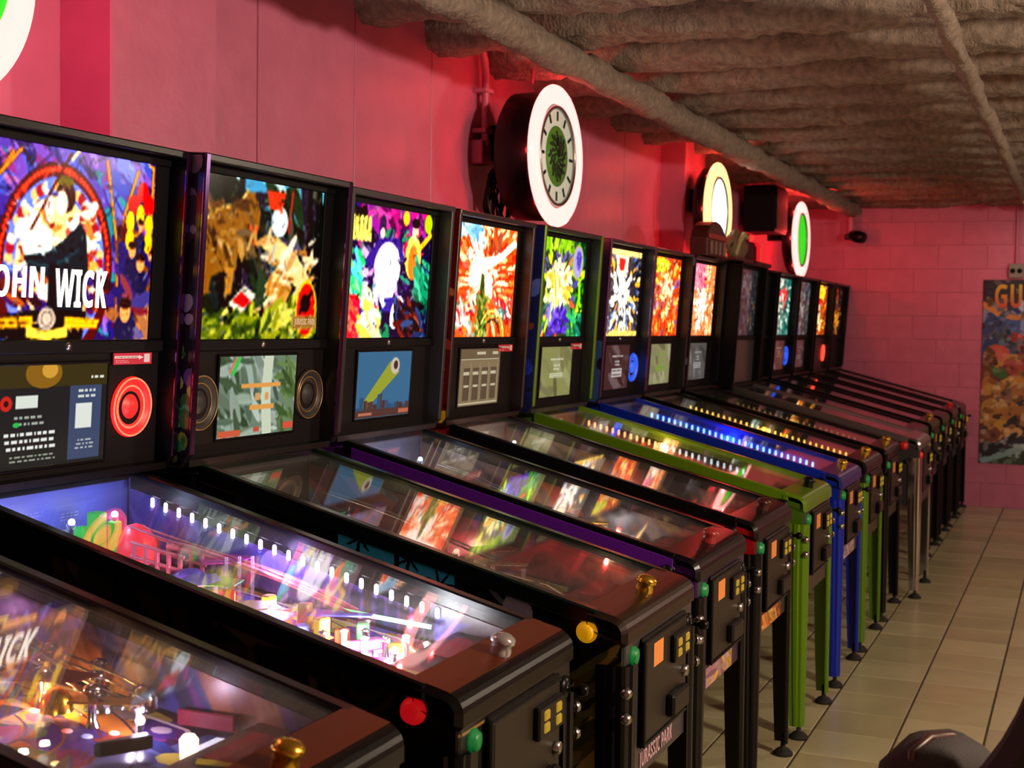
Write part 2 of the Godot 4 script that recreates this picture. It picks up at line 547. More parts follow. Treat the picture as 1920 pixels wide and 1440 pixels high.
# ================================================================================================
# the setting
# ================================================================================================
func room() -> void:
	# floor: a slab with tiles laid on it one by one where they can be told apart
	var fl := struct("floor", MB.new().box(Vector3(WALL_X - 0.2, -0.2, FAR_Z - 0.2), Vector3(RIGHT_X + 0.2, -0.003, NEAR_Z + 0.2)).done(), M.grout, "beige square tiled floor with dark grout lines")
	var tm := MB.new().cbox(Vector3(0, -0.006, 0), Vector3(TILE - 0.009, 0.012, TILE - 0.0065), 0.0015).done()
	var rest := []
	var x0 := -0.9117
	var z0 := -5.510
	for k in range(-5, 14):
		for i in range(-24, 23):
			var p := Vector3(x0 + (k + 0.5) * TILE, 0, z0 - (i + 0.5) * TILE)
			if p.x < WALL_X + 0.1 or p.x > RIGHT_X - 0.1 or p.z < FAR_Z + 0.1 or p.z > NEAR_Z - 0.1:
				continue
			if k >= -3 and k <= 4 and i >= -9:
				var o := part("floor_tile", tm, M.tiles[rng.randi() % 3], fl)
				o.position = p + Vector3(0, rng.randf_range(-0.0006, 0.0006), 0)
			else:
				rest.append(p)
	var mm := MultiMesh.new()
	mm.transform_format = MultiMesh.TRANSFORM_3D
	mm.mesh = tm
	mm.instance_count = rest.size()
	for i in rest.size():
		mm.set_instance_transform(i, Transform3D(Basis(), rest[i]))
	var mi := MultiMeshInstance3D.new()
	mi.name = "floor_tiling"
	mi.multimesh = mm
	mi.material_override = M.tiles[0]
	mi.set_meta("kind", "stuff")
	fl.add_child(mi)
	# left wall: cast panels 0.617 wide with fine seams between them
	var wl := struct("wall_left", MB.new().box(Vector3(WALL_X - 0.25, -0.2, FAR_Z - 0.2), Vector3(WALL_X - 0.006, DECK_Y + 0.2, NEAR_Z + 0.2)).done(), M.pink_joint, "pink painted block wall behind the machines")
	var wp := MB.new().box(Vector3(-0.03, 0, -0.3058), Vector3(0, DECK_Y, 0.3058), 0.003).done()
	for k in range(-10, 14):
		var z := -4.313 - 0.309 - 0.617 * k
		if z > NEAR_Z - 0.3 or z < FAR_Z + 0.3:
			continue
		var o := part("wall_panel", wp, M.pink if k % 3 else M.pink2, wl)
		o.position = Vector3(WALL_X + rng.randf_range(-0.0015, 0.0015), 0, z)
	# two pilasters stand proud of it
	for z in [-3.02, -8.33]:
		var p := part("pilaster", MB.new().box(Vector3(WALL_X - 0.01, 0, z - 0.225), Vector3(WALL_X + 0.16, DECK_Y, z + 0.225), 0.004).done(), M.pink2, wl)
		p.set_meta("label", "square pink pilaster")
	# far wall: painted concrete blocks
	var wf := struct("wall_far", MB.new().box(Vector3(WALL_X - 0.25, -0.2, FAR_Z - 0.25), Vector3(RIGHT_X + 0.25, DECK_Y + 0.2, FAR_Z - 0.012)).done(), M.pink_joint, "pink painted concrete block wall at the end of the aisle")
	var bm := MB.new().cbox(Vector3(0, 0, -0.02), Vector3(0.4045, 0.2045, 0.04), 0.0015).done()
	var far_rest := []
	for r in 14:
		for c in range(-1, 16):
			var x := WALL_X + 0.2 + c * 0.406 + (0.203 if r % 2 else 0.0)
			if x - 0.2 < WALL_X - 0.21 or x > RIGHT_X:
				continue
			var p := Vector3(x, 0.103 + r * 0.206, FAR_Z + rng.randf_range(-0.0006, 0.0006))
			if x < 0.4:
				var o := part("concrete_block", bm, M.pink if rng.randf() < 0.6 else M.pink2, wf)
				o.position = p
			else:
				far_rest.append(p)
	var fm := MultiMesh.new()
	fm.transform_format = MultiMesh.TRANSFORM_3D
	fm.mesh = bm
	fm.instance_count = far_rest.size()
	for i in far_rest.size():
		fm.set_instance_transform(i, Transform3D(Basis(), far_rest[i]))
	var fi := MultiMeshInstance3D.new()
	fi.name = "block_courses"
	fi.multimesh = fm
	fi.material_override = M.pink
	fi.set_meta("kind", "stuff")
	wf.add_child(fi)
	struct("wall_right", MB.new().box(Vector3(RIGHT_X, -0.2, FAR_Z - 0.2), Vector3(RIGHT_X + 0.2, DECK_Y + 0.2, NEAR_Z + 0.2)).done(), M.plain_wall)
	struct("wall_near", MB.new().box(Vector3(WALL_X - 0.2, -0.2, NEAR_Z), Vector3(RIGHT_X + 0.2, DECK_Y + 0.2, NEAR_Z + 0.2)).done(), M.plain_wall)

func ceiling() -> void:
	var c := struct("ceiling", MB.new().box(Vector3(WALL_X - 0.2, DECK_Y, FAR_Z - 0.2), Vector3(RIGHT_X + 0.2, DECK_Y + 0.2, NEAR_Z + 0.2)).done(), M.spray, "ceiling of rough sprayed joists in rows")
	# joists thick with sprayed insulation: three lumpy shapes, repeated
	var shapes := []
	for v in 3:
		var n := FastNoiseLite.new()
		n.seed = 50 + v
		n.frequency = 2.6
		n.fractal_octaves = 4
		var mb := MB.new().smooth(1)
		var prof := []
		for k in 13:
			var a := PI * k / 12.0
			prof.append(Vector2(signf(cos(a)) * pow(absf(cos(a)), 0.55) * 0.14, -pow(sin(a), 0.4) * 0.285))
		var step := 0.035
		var cnt := int((RIGHT_X - WALL_X) / step)
		var P := func(i: int, k: int) -> Vector3:
			var x := WALL_X + i * step
			var q: Vector2 = prof[k]
			var d := n.get_noise_3d(x, q.y * 2.2, q.x * 2.2) * 0.03 + n.get_noise_3d(x * 4.0, q.y * 9.0 + 7.0, q.x * 9.0) * 0.02
			var o := q.normalized() if k > 0 and k < 12 else Vector2.ZERO
			return Vector3(x, DECK_Y + q.y + o.y * d, q.x + o.x * d + n.get_noise_2d(x * 0.6, 40.0) * 0.03)
		for i in cnt:
			for k in 12:
				mb.quad(P.call(i, k), P.call(i + 1, k), P.call(i + 1, k + 1), P.call(i, k + 1), Vector3(0, prof[k].y - 0.02, prof[k].x + prof[k + 1].x))
		shapes.append(mb.done())
	for k in range(-11, 14):
		var z := -4.99 - 0.568 * k
		if z < FAR_Z + 0.1 or z > NEAR_Z - 0.1:
			continue
		var o := part("ceiling_joist", shapes[(k + 33) % 3], M.spray, c)
		o.position = Vector3(0, 0, z)
	# two pipes slung under the joists, sprayed over as well
	for q in [[-1.87, 2.545, 0.062, NEAR_Z, -12.2, "insulated pipe under the joists beside the wall"], [-0.46, 2.545, 0.034, NEAR_Z, -11.2, "thin sprayed pipe crossing under the joists above the aisle"]]:
		var n := FastNoiseLite.new()
		n.seed = 77
		n.frequency = 1.7
		var mb := MB.new().smooth(1)
		var segs := int((q[3] - q[4]) / 0.07)
		var P := func(i: int, k: int) -> Vector3:
			var z: float = q[3] - i * 0.07
			var a := TAU * k / 12.0
			var r: float = q[2] * (1.0 + 0.55 * n.get_noise_3d(z * 2.0, cos(a) * 0.6, sin(a) * 0.6))
			return Vector3(q[0] + n.get_noise_2d(z * 0.5, 3.0) * 0.012 + cos(a) * r, q[1] + sin(a) * r, z)
		for i in segs:
			for k in 12:
				var am := TAU * (k + 0.5) / 12.0
				mb.quad(P.call(i, k), P.call(i + 1, k), P.call(i + 1, k + 1), P.call(i, k + 1), Vector3(cos(am), sin(am), 0))
		var o := part("pipe", mb.done(), M.spray, c)
		o.set_meta("label", q[5])

# ================================================================================================
# pinball machines
# ================================================================================================
# Local frame of a machine: x towards the player (0 = front of the lockbar), y up, z along the row (+ = towards the camera).
const FACE_X := -1.068     # front edge of the head at its foot
const FACE_Y := 1.172
const TILT := -3.55        # the heads lean forward a little, as the machines are set steep

func rail_y(x: float) -> float:
	return 0.897 - x * 0.2567

func shared(key: String, make: Callable) -> Mesh:
	if not cache.has(key):
		cache[key] = make.call()
	return cache[key]

func leg_mesh() -> Mesh:
	# bent sheet leg with two pressed ridges, wrapped round a corner at the origin (flanges along -x and -z), tapering to the foot
	var mb := MB.new().flat()
	var lv := [[0.80, 0.070], [0.55, 0.068], [0.20, 0.055], [0.045, 0.047]]
	var prof := func(f: float, y: float) -> PackedVector3Array:
		var r := PackedVector3Array()
		for q in [[-1.0, 0.0], [-0.72, 0.0], [-0.64, 0.005], [-0.42, 0.005], [-0.34, 0.0], [-0.16, 0.0]]:
			r.append(Vector3(q[0] * f, y, q[1]))
		r.append(Vector3(-0.05 * f, y, -0.05 * f))
		for q in [[-0.16, 0.0], [-0.34, 0.0], [-0.42, 0.005], [-0.64, 0.005], [-0.72, 0.0], [-1.0, 0.0]]:
			r.append(Vector3(q[1], y, q[0] * f))
		for q in [[-0.006, -1.0], [-0.006, -0.1]]:
			r.append(Vector3(q[0], y, q[1] * f))
		r.append(Vector3(-0.1 * f, y, -0.006))
		r.append(Vector3(-1.0 * f, y, -0.006))
		return r
	var c := Vector3(-0.02, 0, -0.02)
	for i in 3:
		var A: PackedVector3Array = prof.call(lv[i][1], lv[i][0])
		var B: PackedVector3Array = prof.call(lv[i + 1][1], lv[i + 1][0])
		var n := A.size()
		for k in n:
			var k1 := (k + 1) % n
			var mid := (A[k] + A[k1]) * 0.5
			var out := Vector3(mid.x - c.x, 0, mid.z - c.z) if k < 12 else Vector3(-0.03 - mid.x, 0, -0.03 - mid.z)
			mb.quad(A[k], A[k1], B[k1], B[k], out)
	return mb.done()

func add_leg(root: Node3D, x: float, z: float, sx: float, sz: float, m: Material, bolts: bool, y0 := 0.0) -> void:
	var o := part("leg", shared("leg", leg_mesh), m, root)
	o.position = Vector3(x, y0, z)
	o.scale = Vector3(sx, 1, sz)
	var foot := part("leveler_foot", shared("foot", func() -> Mesh:
		return MB.new().lathe([Vector2(0, 0.0), Vector2(0.036, 0.0), Vector2(0.036, 0.008), Vector2(0.022, 0.022), Vector2(0.009, 0.028), Vector2(0.009, 0.07), Vector2(0, 0.07)], Transform3D(), 16).done()), M.rubber, o)
	foot.position = Vector3(-0.014, -y0, -0.014)
	if bolts:
		for y in [0.745, 0.690]:
			var b := part("bolt", shared("bolt", func() -> Mesh:
				return MB.new().lathe([Vector2(0.013, 0), Vector2(0.0125, 0.006), Vector2(0.008, 0.011), Vector2(0, 0.013)], turned(Vector3(1, 0, 1)), 14).done()), M.steel, o)
			b.position = Vector3(-0.001, y, -0.001)

func machine(cfg: Dictionary) -> Node3D:
	var root := thing("pinball_machine", cfg.label, "pinball machine", Vector3(cfg.x, 0, cfg.z - HW), 0.0, "")
	var near: bool = cfg.get("near", true)
	var body: Material = cfg.body
	var trim: Material = cfg.trim
	# ---- cabinet
	var outline := PackedVector2Array([Vector2(-0.012, 0.525), Vector2(-0.012, 0.87), Vector2(-1.10, 1.150), Vector2(-1.285, 1.150), Vector2(-1.285, 0.57)])
	var sides := []
	for s in [1, -1]:
		sides.append(part("side_panel", shared("side%d" % s, func() -> Mesh: return MB.new().prism(outline, s * 0.268 - 0.009, s * 0.268, 0.001, false).done() if s > 0 else MB.new().prism(outline, -0.268, -0.259, 0.001, false).done()), cfg.get("side", body) if s > 0 else body, root))
	part("front_panel", shared("front", func() -> Mesh: return MB.new().box(Vector3(-0.024, 0.525, -0.266), Vector3(-0.006, 0.868, 0.266), 0.004).done()), cfg.get("front", body), root)
	part("rear_panel", shared("rear", func() -> Mesh: return MB.new().box(Vector3(-1.287, 0.57, -0.258), Vector3(-1.27, 1.15, 0.258)).done()), body, root)
	part("bottom_panel", shared("bottom", func() -> Mesh: return MB.new().prism(PackedVector2Array([Vector2(-0.03, 0.53), Vector2(-0.03, 0.545), Vector2(-1.27, 0.59), Vector2(-1.27, 0.575)]), -0.257, 0.257).done()), M.black_wood, root)
	# ---- rails and lockbar
	for s in [1, -1]:
		part("side_rail", shared("rail%d" % s, func() -> Mesh:
			var za := 0.246 if s > 0 else -0.2755
			var o2 := PackedVector2Array([Vector2(-0.07, rail_y(-0.07)), Vector2(-1.09, rail_y(-1.09)), Vector2(-1.09, rail_y(-1.09) - 0.045), Vector2(-0.13, rail_y(-0.13) - 0.04), Vector2(-0.07, rail_y(-0.07) - 0.03)])
			return MB.new().prism(o2, za, za + 0.0295, 0.004).done()), trim, root)
	if cfg.has("stripe"):
		part("side_stripe", shared("stripe", func() -> Mesh:
			return MB.new().prism(PackedVector2Array([Vector2(-0.075, rail_y(-0.075) - 0.016), Vector2(-1.06, rail_y(-1.06) - 0.016), Vector2(-1.06, rail_y(-1.06) - 0.075), Vector2(-0.13, rail_y(-0.13) - 0.075), Vector2(-0.075, rail_y(-0.075) - 0.05)]), 0.2745, 0.2785, 0.001).done()), cfg.stripe, root)
	part("lockbar", shared("lockbar", func() -> Mesh:
		var o3 := PackedVector2Array([Vector2(-0.10, 0.921), Vector2(-0.045, 0.9085), Vector2(-0.030, 0.9045), Vector2(-0.020, 0.9005), Vector2(-0.012, 0.895), Vector2(-0.006, 0.888), Vector2(-0.002, 0.880), Vector2(0.0, 0.871), Vector2(0.0, 0.846), Vector2(-0.008, 0.840), Vector2(-0.10, 0.866)])
		return MB.new().prism(o3, -0.2785, 0.2785, 0.012).done()), cfg.get("lockbar", trim), root)
	if cfg.has("lockbar_top"):  # thin brown sheet over the top face of the lockbar
		part("lockbar_brown_top", shared("lplate", func() -> Mesh:
			var o6 := PackedVector2Array([Vector2(-0.099, 0.9222), Vector2(-0.045, 0.9097), Vector2(-0.026, 0.9045), Vector2(-0.026, 0.9025), Vector2(-0.045, 0.9075), Vector2(-0.099, 0.92)])
			return MB.new().prism(o6, -0.268, 0.268, 0.0006).done()), cfg.lockbar_top, root)
	if cfg.has("button"):
		var bt := part("lockbar_button", shared("lbutton", func() -> Mesh: return MB.new().lathe([Vector2(0.02, 0), Vector2(0.021, 0.012), Vector2(0.018, 0.022), Vector2(0.024, 0.028), Vector2(0.0235, 0.036), Vector2(0.014, 0.043), Vector2(0, 0.045)], Transform3D(), 20).done()), cfg.button, root)
		bt.position = Vector3(-0.05, 0.906, 0.0)
		bt.rotation.z = deg_to_rad(-14)
	# ---- flipper buttons
	for s in [1, -1]:
		var f := part("flipper_button", shared("fbutton", func() -> Mesh: return MB.new().lathe([Vector2(0.024, 0), Vector2(0.024, 0.004), Vector2(0.0205, 0.007), Vector2(0.0185, 0.007), Vector2(0.0185, 0.016), Vector2(0.0165, 0.019), Vector2(0, 0.0175)], turned(Vector3.BACK), 22).done()), cfg.get("flip", M.black), root)
		f.position = Vector3(-0.092, 0.866, s * 0.268)
		f.rotation.y = 0.0 if s > 0 else PI
	# ---- glass, playfield, apron
	part("playfield_glass", shared("glass", func() -> Mesh: return MB.new().prism(PackedVector2Array([Vector2(-0.09, rail_y(-0.09) - 0.010), Vector2(-1.10, rail_y(-1.10) - 0.010), Vector2(-1.10, rail_y(-1.10) - 0.014), Vector2(-0.09, rail_y(-0.09) - 0.014)]), -0.252, 0.252).done()), M.glass, root)
	var pf := part("playfield", shared("playfield", func() -> Mesh:
		var mb := MB.new().flat()
		var A := Vector3(-0.03, 0.80, 0)
		var B := Vector3(-1.265, 1.005, 0)
		var w := Vector3(0, 0, 0.2585)
		mb.quad(B + w, B - w, A - w, A + w, Vector3.UP)
		var dn := Vector3(0, -0.014, 0)
		mb.quad(B + w + dn, B - w + dn, A - w + dn, A + w + dn, Vector3.DOWN)
		mb.quad(A + w, A - w, A - w + dn, A + w + dn, Vector3.RIGHT)
		return mb.done()), cfg.field, root)
	pf.position.y = 0.0
	part("back_board", shared("backboard", func() -> Mesh: return MB.new().box(Vector3(-1.12, 0.97, -0.2585), Vector3(-1.105, 1.15, 0.2585)).done()), cfg.get("board", M.black_wood), root)
	part("apron", shared("apron", func() -> Mesh: return MB.new().prism(PackedVector2Array([Vector2(-0.11, 0.83), Vector2(-0.11, 0.862), Vector2(-0.255, 0.878), Vector2(-0.265, 0.868), Vector2(-0.265, 0.842)]), -0.256, 0.256, 0.002).done()), cfg.get("apron", M.black), root)
	if near:
		for q in [[0.13, cfg.get("card_a", M.yellow_card)], [-0.14, cfg.get("card_b", M.red_card)]]:
			var cd := part("instruction_card", shared("card", func() -> Mesh: return MB.new().box(Vector3(-0.05, 0, -0.07), Vector3(0.05, 0.002, 0.07)).done()), q[1], root)
			cd.position = Vector3(-0.185, 0.8712, q[0])
			cd.rotation.z = deg_to_rad(-6.3)
	# inner side walls (what the glass lets see above the playfield)
	for s in [1, -1]:
		part("inner_wall", shared("inner%d" % s, func() -> Mesh:
			var o4 := PackedVector2Array([Vector2(-0.10, 0.82), Vector2(-0.10, 0.895), Vector2(-1.10, 1.155), Vector2(-1.10, 0.985)])
			return MB.new().prism(o4, s * 0.2578 - 0.0006, s * 0.2578 + 0.0006, 0.0, s > 0).done()), cfg.get("inner", body), root)
	# ---- LED strip on the far inner wall
	if cfg.has("led"):
		var L: Dictionary = cfg.led
		for k in int(L.n):
			var f: float = float(k) / (L.n - 1)
			var x: float = lerpf(L.x0, L.x1, f)
			var lb := part("led_bulb", shared("led", func() -> Mesh: return MB.new().cbox(Vector3.ZERO, Vector3(0.010, 0.023, 0.007), 0.003).done()), L.mats[0] if f <= L.get("split", 1.0) else L.mats[1], root)
			lb.position = Vector3(x, rail_y(x) - L.get("drop", 0.052), -0.2535)
		part("led_strip", shared("ledstrip%s" % cfg.x, func() -> Mesh:
			var o5 := PackedVector2Array([Vector2(L.x0 + 0.02, rail_y(L.x0) - 0.066), Vector2(L.x0 + 0.02, rail_y(L.x0) - 0.04), Vector2(L.x1 - 0.02, rail_y(L.x1) - 0.04), Vector2(L.x1 - 0.02, rail_y(L.x1) - 0.066)])
			return MB.new().prism(o5, -0.2574, -0.2555, 0.0).done()), L.get("base", M.black), root)
		var lamp := OmniLight3D.new()
		lamp.name = "led_lamp"
		lamp.light_color = L.color
		lamp.light_energy = L.power
		lamp.light_size = 0.03
		lamp.omni_range = 4.0
		lamp.omni_attenuation = 2.0
		lamp.shadow_enabled = true
		lamp.position = Vector3((L.x0 + L.x1) / 2, rail_y((L.x0 + L.x1) / 2) - 0.06, -0.20)
		root.add_child(lamp)
	# ---- coin door and the things on the front
	if cfg.get("gi", 0.0) > 0.0:
		flood(root, [[-0.97, 0.14, cfg.gi, Color(1.0, 0.8, 0.6)], [-0.62, -0.2, cfg.gi, Color(1.0, 0.72, 0.6)], [-0.34, 0.16, cfg.gi * 0.6, Color(1.0, 0.75, 0.65)]], 1.5)  # dim bulbs placed to brighten the playfield
	front_fittings(root, cfg)
	# ---- legs
	var lm: Material = cfg.legs
	for q in [[0.002, HW + 0.004, 1, 1, true], [0.002, -HW - 0.004, 1, -1, true], [-1.292, HW - 0.003, -1, 1, false], [-1.292, -HW + 0.003, -1, -1, false]]:
		add_leg(root, q[0], q[1], q[2], q[3], lm, q[4] and near)
	head(root, cfg)
	return root

func front_fittings(root: Node3D, cfg: Dictionary) -> void:
	var near: bool = cfg.get("near", true)
	var df := part("coin_door", shared("doorframe", func() -> Mesh:
		return MB.new().box(Vector3(-0.006, 0.592, -0.185), Vector3(0.004, 0.838, 0.165), 0.004).done()), M.door_frame, root)
	df.position = Vector3.ZERO
	part("door_plate", shared("doorplate", func() -> Mesh: return MB.new().box(Vector3(0.003, 0.606, -0.171), Vector3(0.008, 0.824, 0.151), 0.003).done()), M.door, df)
	for y in [0.827, 0.597]:
		part("door_ridge", shared("ridge%s" % y, func() -> Mesh: return MB.new().box(Vector3(0.003, y - 0.003, -0.18), Vector3(0.009, y + 0.003, 0.16), 0.0015).done()), M.dark_metal, df)
	part("coin_housing", shared("housing", func() -> Mesh: return MB.new().box(Vector3(0.007, 0.742, -0.160), Vector3(0.022, 0.806, -0.030), 0.004).done()), M.black, df)
	for z in [-0.065, -0.128]:
		for y in [0.786, 0.762]:
			part("coin_slot_light", shared("coin%s%s" % [z, y], func() -> Mesh: return MB.new().cbox(Vector3(0.0225, y, z), Vector3(0.006, 0.02, 0.026), 0.003).done()), M.coin_light, df)
	part("coin_return", shared("creturn", func() -> Mesh: return MB.new().box(Vector3(0.007, 0.622, -0.13), Vector3(0.03, 0.675, 0.0), 0.006).done()), M.black, df)
	part("door_lock", shared("dlock", func() -> Mesh: return MB.new().lathe([Vector2(0.014, 0), Vector2(0.013, 0.012), Vector2(0.006, 0.014), Vector2(0, 0.013)], turned(Vector3.RIGHT, Vector3(0.008, 0.70, -0.145)), 14).done()), M.steel, df)
	if cfg.get("price", true):
		part("price_card", shared("price", func() -> Mesh: return MB.new().box(Vector3(0.0075, 0.762, 0.028), Vector3(0.009, 0.815, 0.102)).done()), cfg.get("card", M.orange_card), df)
	if near:
		part("hinge", shared("hinge", func() -> Mesh: return MB.new().tube(PackedVector3Array([Vector3(0.006, 0.60, 0.167), Vector3(0.006, 0.832, 0.167)]), 0.006, 8).done()), M.dark_metal, df)
	var sb := part("start_button", shared("start", func() -> Mesh: return MB.new().lathe([Vector2(0.021, 0), Vector2(0.021, 0.005), Vector2(0.017, 0.007), Vector2(0.0165, 0.012), Vector2(0, 0.013)], turned(Vector3.RIGHT), 18).done()), cfg.get("start", M.start_light), root)
	sb.position = Vector3(-0.006, 0.812, 0.217)
	# plunger on the far side
	var pl := part("plunger", shared("plunger", func() -> Mesh: return MB.new().lathe([Vector2(0.026, 0), Vector2(0.026, 0.006), Vector2(0.014, 0.01), Vector2(0.006, 0.012), Vector2(0.006, 0.03), Vector2(0.012, 0.033), Vector2(0.013, 0.045), Vector2(0.008, 0.052), Vector2(0, 0.053)], turned(Vector3.RIGHT), 18).done()), M.dark_metal, root)
	pl.position = Vector3(-0.006, 0.795, -0.228)
	if cfg.has("front_text"):
		var w := part("lettering", words(cfg.front_text, 0.26, 0.045, 0.002), cfg.get("front_text_mat", M.pink_print), root)
		w.position = Vector3(-0.0055, 0.558, 0.03)

	if cfg.has("front_plate"):
		part("front_plate", shared("fplate", func() -> Mesh: return MB.new().panel(-0.0035, 0.532, 0.586, -0.12, 0.175, 0.003).done()), cfg.front_plate, root)

func head(root: Node3D, cfg: Dictionary) -> void:
	var near: bool = cfg.get("near", true)
	var h := 0.742
	var hw := 0.346
	var shell := part("backbox", shared("shell", func() -> Mesh:
		var mb := MB.new()
		for s in [-1, 1]:
			mb.prism(PackedVector2Array([Vector2(-0.205, 0), Vector2(-0.02, 0), Vector2(0, 0.03), Vector2(0, h), Vector2(-0.205, h)]), s * hw - (0.018 if s > 0 else 0.0), s * hw + (0.018 if s < 0 else 0.0), 0.002)
		mb.box(Vector3(-0.205, h - 0.018, -hw), Vector3(0.003, h, hw), 0.003)
		mb.box(Vector3(-0.205, 0, -hw + 0.018), Vector3(-0.01, 0.016, hw - 0.018))
		mb.box(Vector3(-0.205, 0.016, -hw + 0.018), Vector3(-0.195, h - 0.018, hw - 0.018))
		return mb.done()), cfg.get("head", cfg.body), root)
	shell.transform = Transform3D(Basis(Vector3.BACK, deg_to_rad(TILT)), Vector3(FACE_X + cfg.get("head_dx", 0.0), FACE_Y, 0))
	if cfg.has("cheek"):
		part("side_art", shared("cheek", func() -> Mesh:
			return MB.new().prism(PackedVector2Array([Vector2(-0.2, 0.006), Vector2(-0.02, 0.006), Vector2(-0.003, 0.03), Vector2(-0.003, h - 0.006), Vector2(-0.2, h - 0.006)]), hw, hw + 0.0012, 0.0, false).done()), cfg.cheek, shell)
	if cfg.has("cheek_line"):
		part("edge_trim", shared("cline", func() -> Mesh: return MB.new().box(Vector3(-0.118, 0.01, hw), Vector3(-0.108, h - 0.01, hw + 0.004), 0.0015).done()), cfg.cheek_line, shell)
	if cfg.has("edge"):
		for s in [-1, 1]:
			part("edge_trim", shared("edge%d" % s, func() -> Mesh: return MB.new().box(Vector3(-0.004, 0.03, s * (hw - 0.009) - 0.010), Vector3(0.005, h, s * (hw - 0.009) + 0.010), 0.003).done()), cfg.edge, shell)
	# backglass
	var bx := -0.05
	part("backglass_light", shared("bglass", func() -> Mesh: return MB.new().panel(bx, 0.300, 0.706, -0.2835, 0.2835).done()), cfg.art, shell)
	part("backglass_frame", shared("bframe", func() -> Mesh:
		var mb := MB.new()
		mb.box(Vector3(bx - 0.01, 0.274, -hw + 0.018), Vector3(bx + 0.014, 0.302, hw - 0.018), 0.003)
		mb.box(Vector3(bx - 0.01, 0.704, -hw + 0.018), Vector3(bx + 0.01, h - 0.018, hw - 0.018), 0.002)
		for s in [-1, 1]:
			mb.box(Vector3(bx - 0.01, 0.302, s * 0.309 - 0.026), Vector3(bx + 0.006, 0.704, s * 0.309 + 0.026), 0.002)
		return mb.done()), M.black_matte, shell)
	# speaker panel with its screen
	part("speaker_panel", shared("panel", func() -> Mesh: return MB.new().prism(PackedVector2Array([Vector2(bx - 0.012, 0.016), Vector2(bx + 0.006, 0.016), Vector2(bx + 0.002, 0.275), Vector2(bx - 0.012, 0.275)]), -hw + 0.018, hw - 0.018, 0.001).done()), cfg.get("panel", M.panel), shell)
	var S: Rect2 = cfg.get("screen_rect", Rect2(-0.178, 0.053, 0.356, 0.205))
	if cfg.has("screen"):
		part("display_screen", shared("screen%s" % S, func() -> Mesh: return MB.new().panel(bx + 0.0085, S.position.y, S.end.y, S.position.x, S.end.x, 0.01).done()), cfg.screen, shell)
		part("screen_bezel", shared("bezel%s" % S, func() -> Mesh:
			var mb := MB.new()
			var b := 0.007
			mb.box(Vector3(bx, S.end.y, S.position.x - b), Vector3(bx + 0.011, S.end.y + b, S.end.x + b), 0.002)
			mb.box(Vector3(bx, S.position.y - b, S.position.x - b), Vector3(bx + 0.011, S.position.y, S.end.x + b), 0.002)
			mb.box(Vector3(bx, S.position.y, S.position.x - b), Vector3(bx + 0.011, S.end.y, S.position.x), 0.002)
			mb.box(Vector3(bx, S.position.y, S.end.x), Vector3(bx + 0.011, S.end.y, S.end.x + b), 0.002)
			return mb.done()), M.black, shell)
	if cfg.has("speakers"):
		for z in cfg.get("speaker_z", [0.252, -0.252]):
			var sp := part("speaker_grille", shared("grille", func() -> Mesh: return MB.new().lathe([Vector2(0.07, 0), Vector2(0.068, 0.006), Vector2(0.06, 0.007), Vector2(0.056, 0.002), Vector2(0.03, -0.004), Vector2(0.022, 0.004), Vector2(0, 0.008)], turned(Vector3.RIGHT), 28).done()), cfg.speakers, shell)
			sp.position = Vector3(bx + 0.006, 0.148, z)
			for k in 2:
				var rr := part("speaker_ring", shared("sring%d" % k, func() -> Mesh: return MB.new().torus(0.066 - k * 0.018, 0.0022, turned(Vector3.RIGHT), 32, 6).done()), M.speaker_ring if cfg.speakers != M.red_speaker else M.red_ring, shell)
				rr.position = Vector3(bx + 0.013 - k * 0.006, 0.148, z)
	if cfg.has("sticker"):
		var st := part("sticker", shared("sticker", func() -> Mesh: return MB.new().panel(bx + 0.0105, 0.246, 0.272, -0.29, -0.155, 0.004).done()), cfg.sticker, shell)
		st.set_meta("label", "red sticker with white print")
	if near:
		part("latch", shared("latch", func() -> Mesh: return MB.new().lathe([Vector2(0.009, 0), Vector2(0.008, 0.005), Vector2(0, 0.006)], turned(Vector3.RIGHT, Vector3(bx + 0.013, 0.289, 0.0)), 12).done()), M.steel, shell)
	if cfg.has("letters"):
		for q in cfg.letters:   # text, u centre, v centre, width, height, material
			var w := part("sign_lettering", words(q[0], q[3] * 0.565, q[4] * 0.405, 0.0015), q[5], shell)
			w.position = Vector3(bx + 0.0005, 0.706 - q[2] * 0.405, 0.2835 - q[1] * 0.567)
			if q.size() > 6:
				w.rotation.x = q[6]
	if cfg.get("head_lamp", 0.0) > 0.0:
		var al := AreaLight3D.new()
		al.name = "backglass_lamp"
		al.area_size = Vector2(0.54, 0.38)
		al.light_color = cfg.get("head_color", Color(1, 0.85, 0.7))
		al.light_energy = cfg.head_lamp * 0.12   # most of the light comes from the glowing print itself
		al.area_range = 8.0
		al.area_attenuation = 2.0
		al.shadow_enabled = true
		al.transform = Transform3D(Basis(Vector3(0, 0, 1), Vector3.UP, Vector3(-1, 0, 0)), Vector3(bx + 0.02, 0.503, 0))
		shell.add_child(al)

# ---- what stands on a playfield -------------------------------------------------------------------
func field_y(x: float) -> float:
	return 0.80 + (-0.03 - x) / 1.235 * 0.205

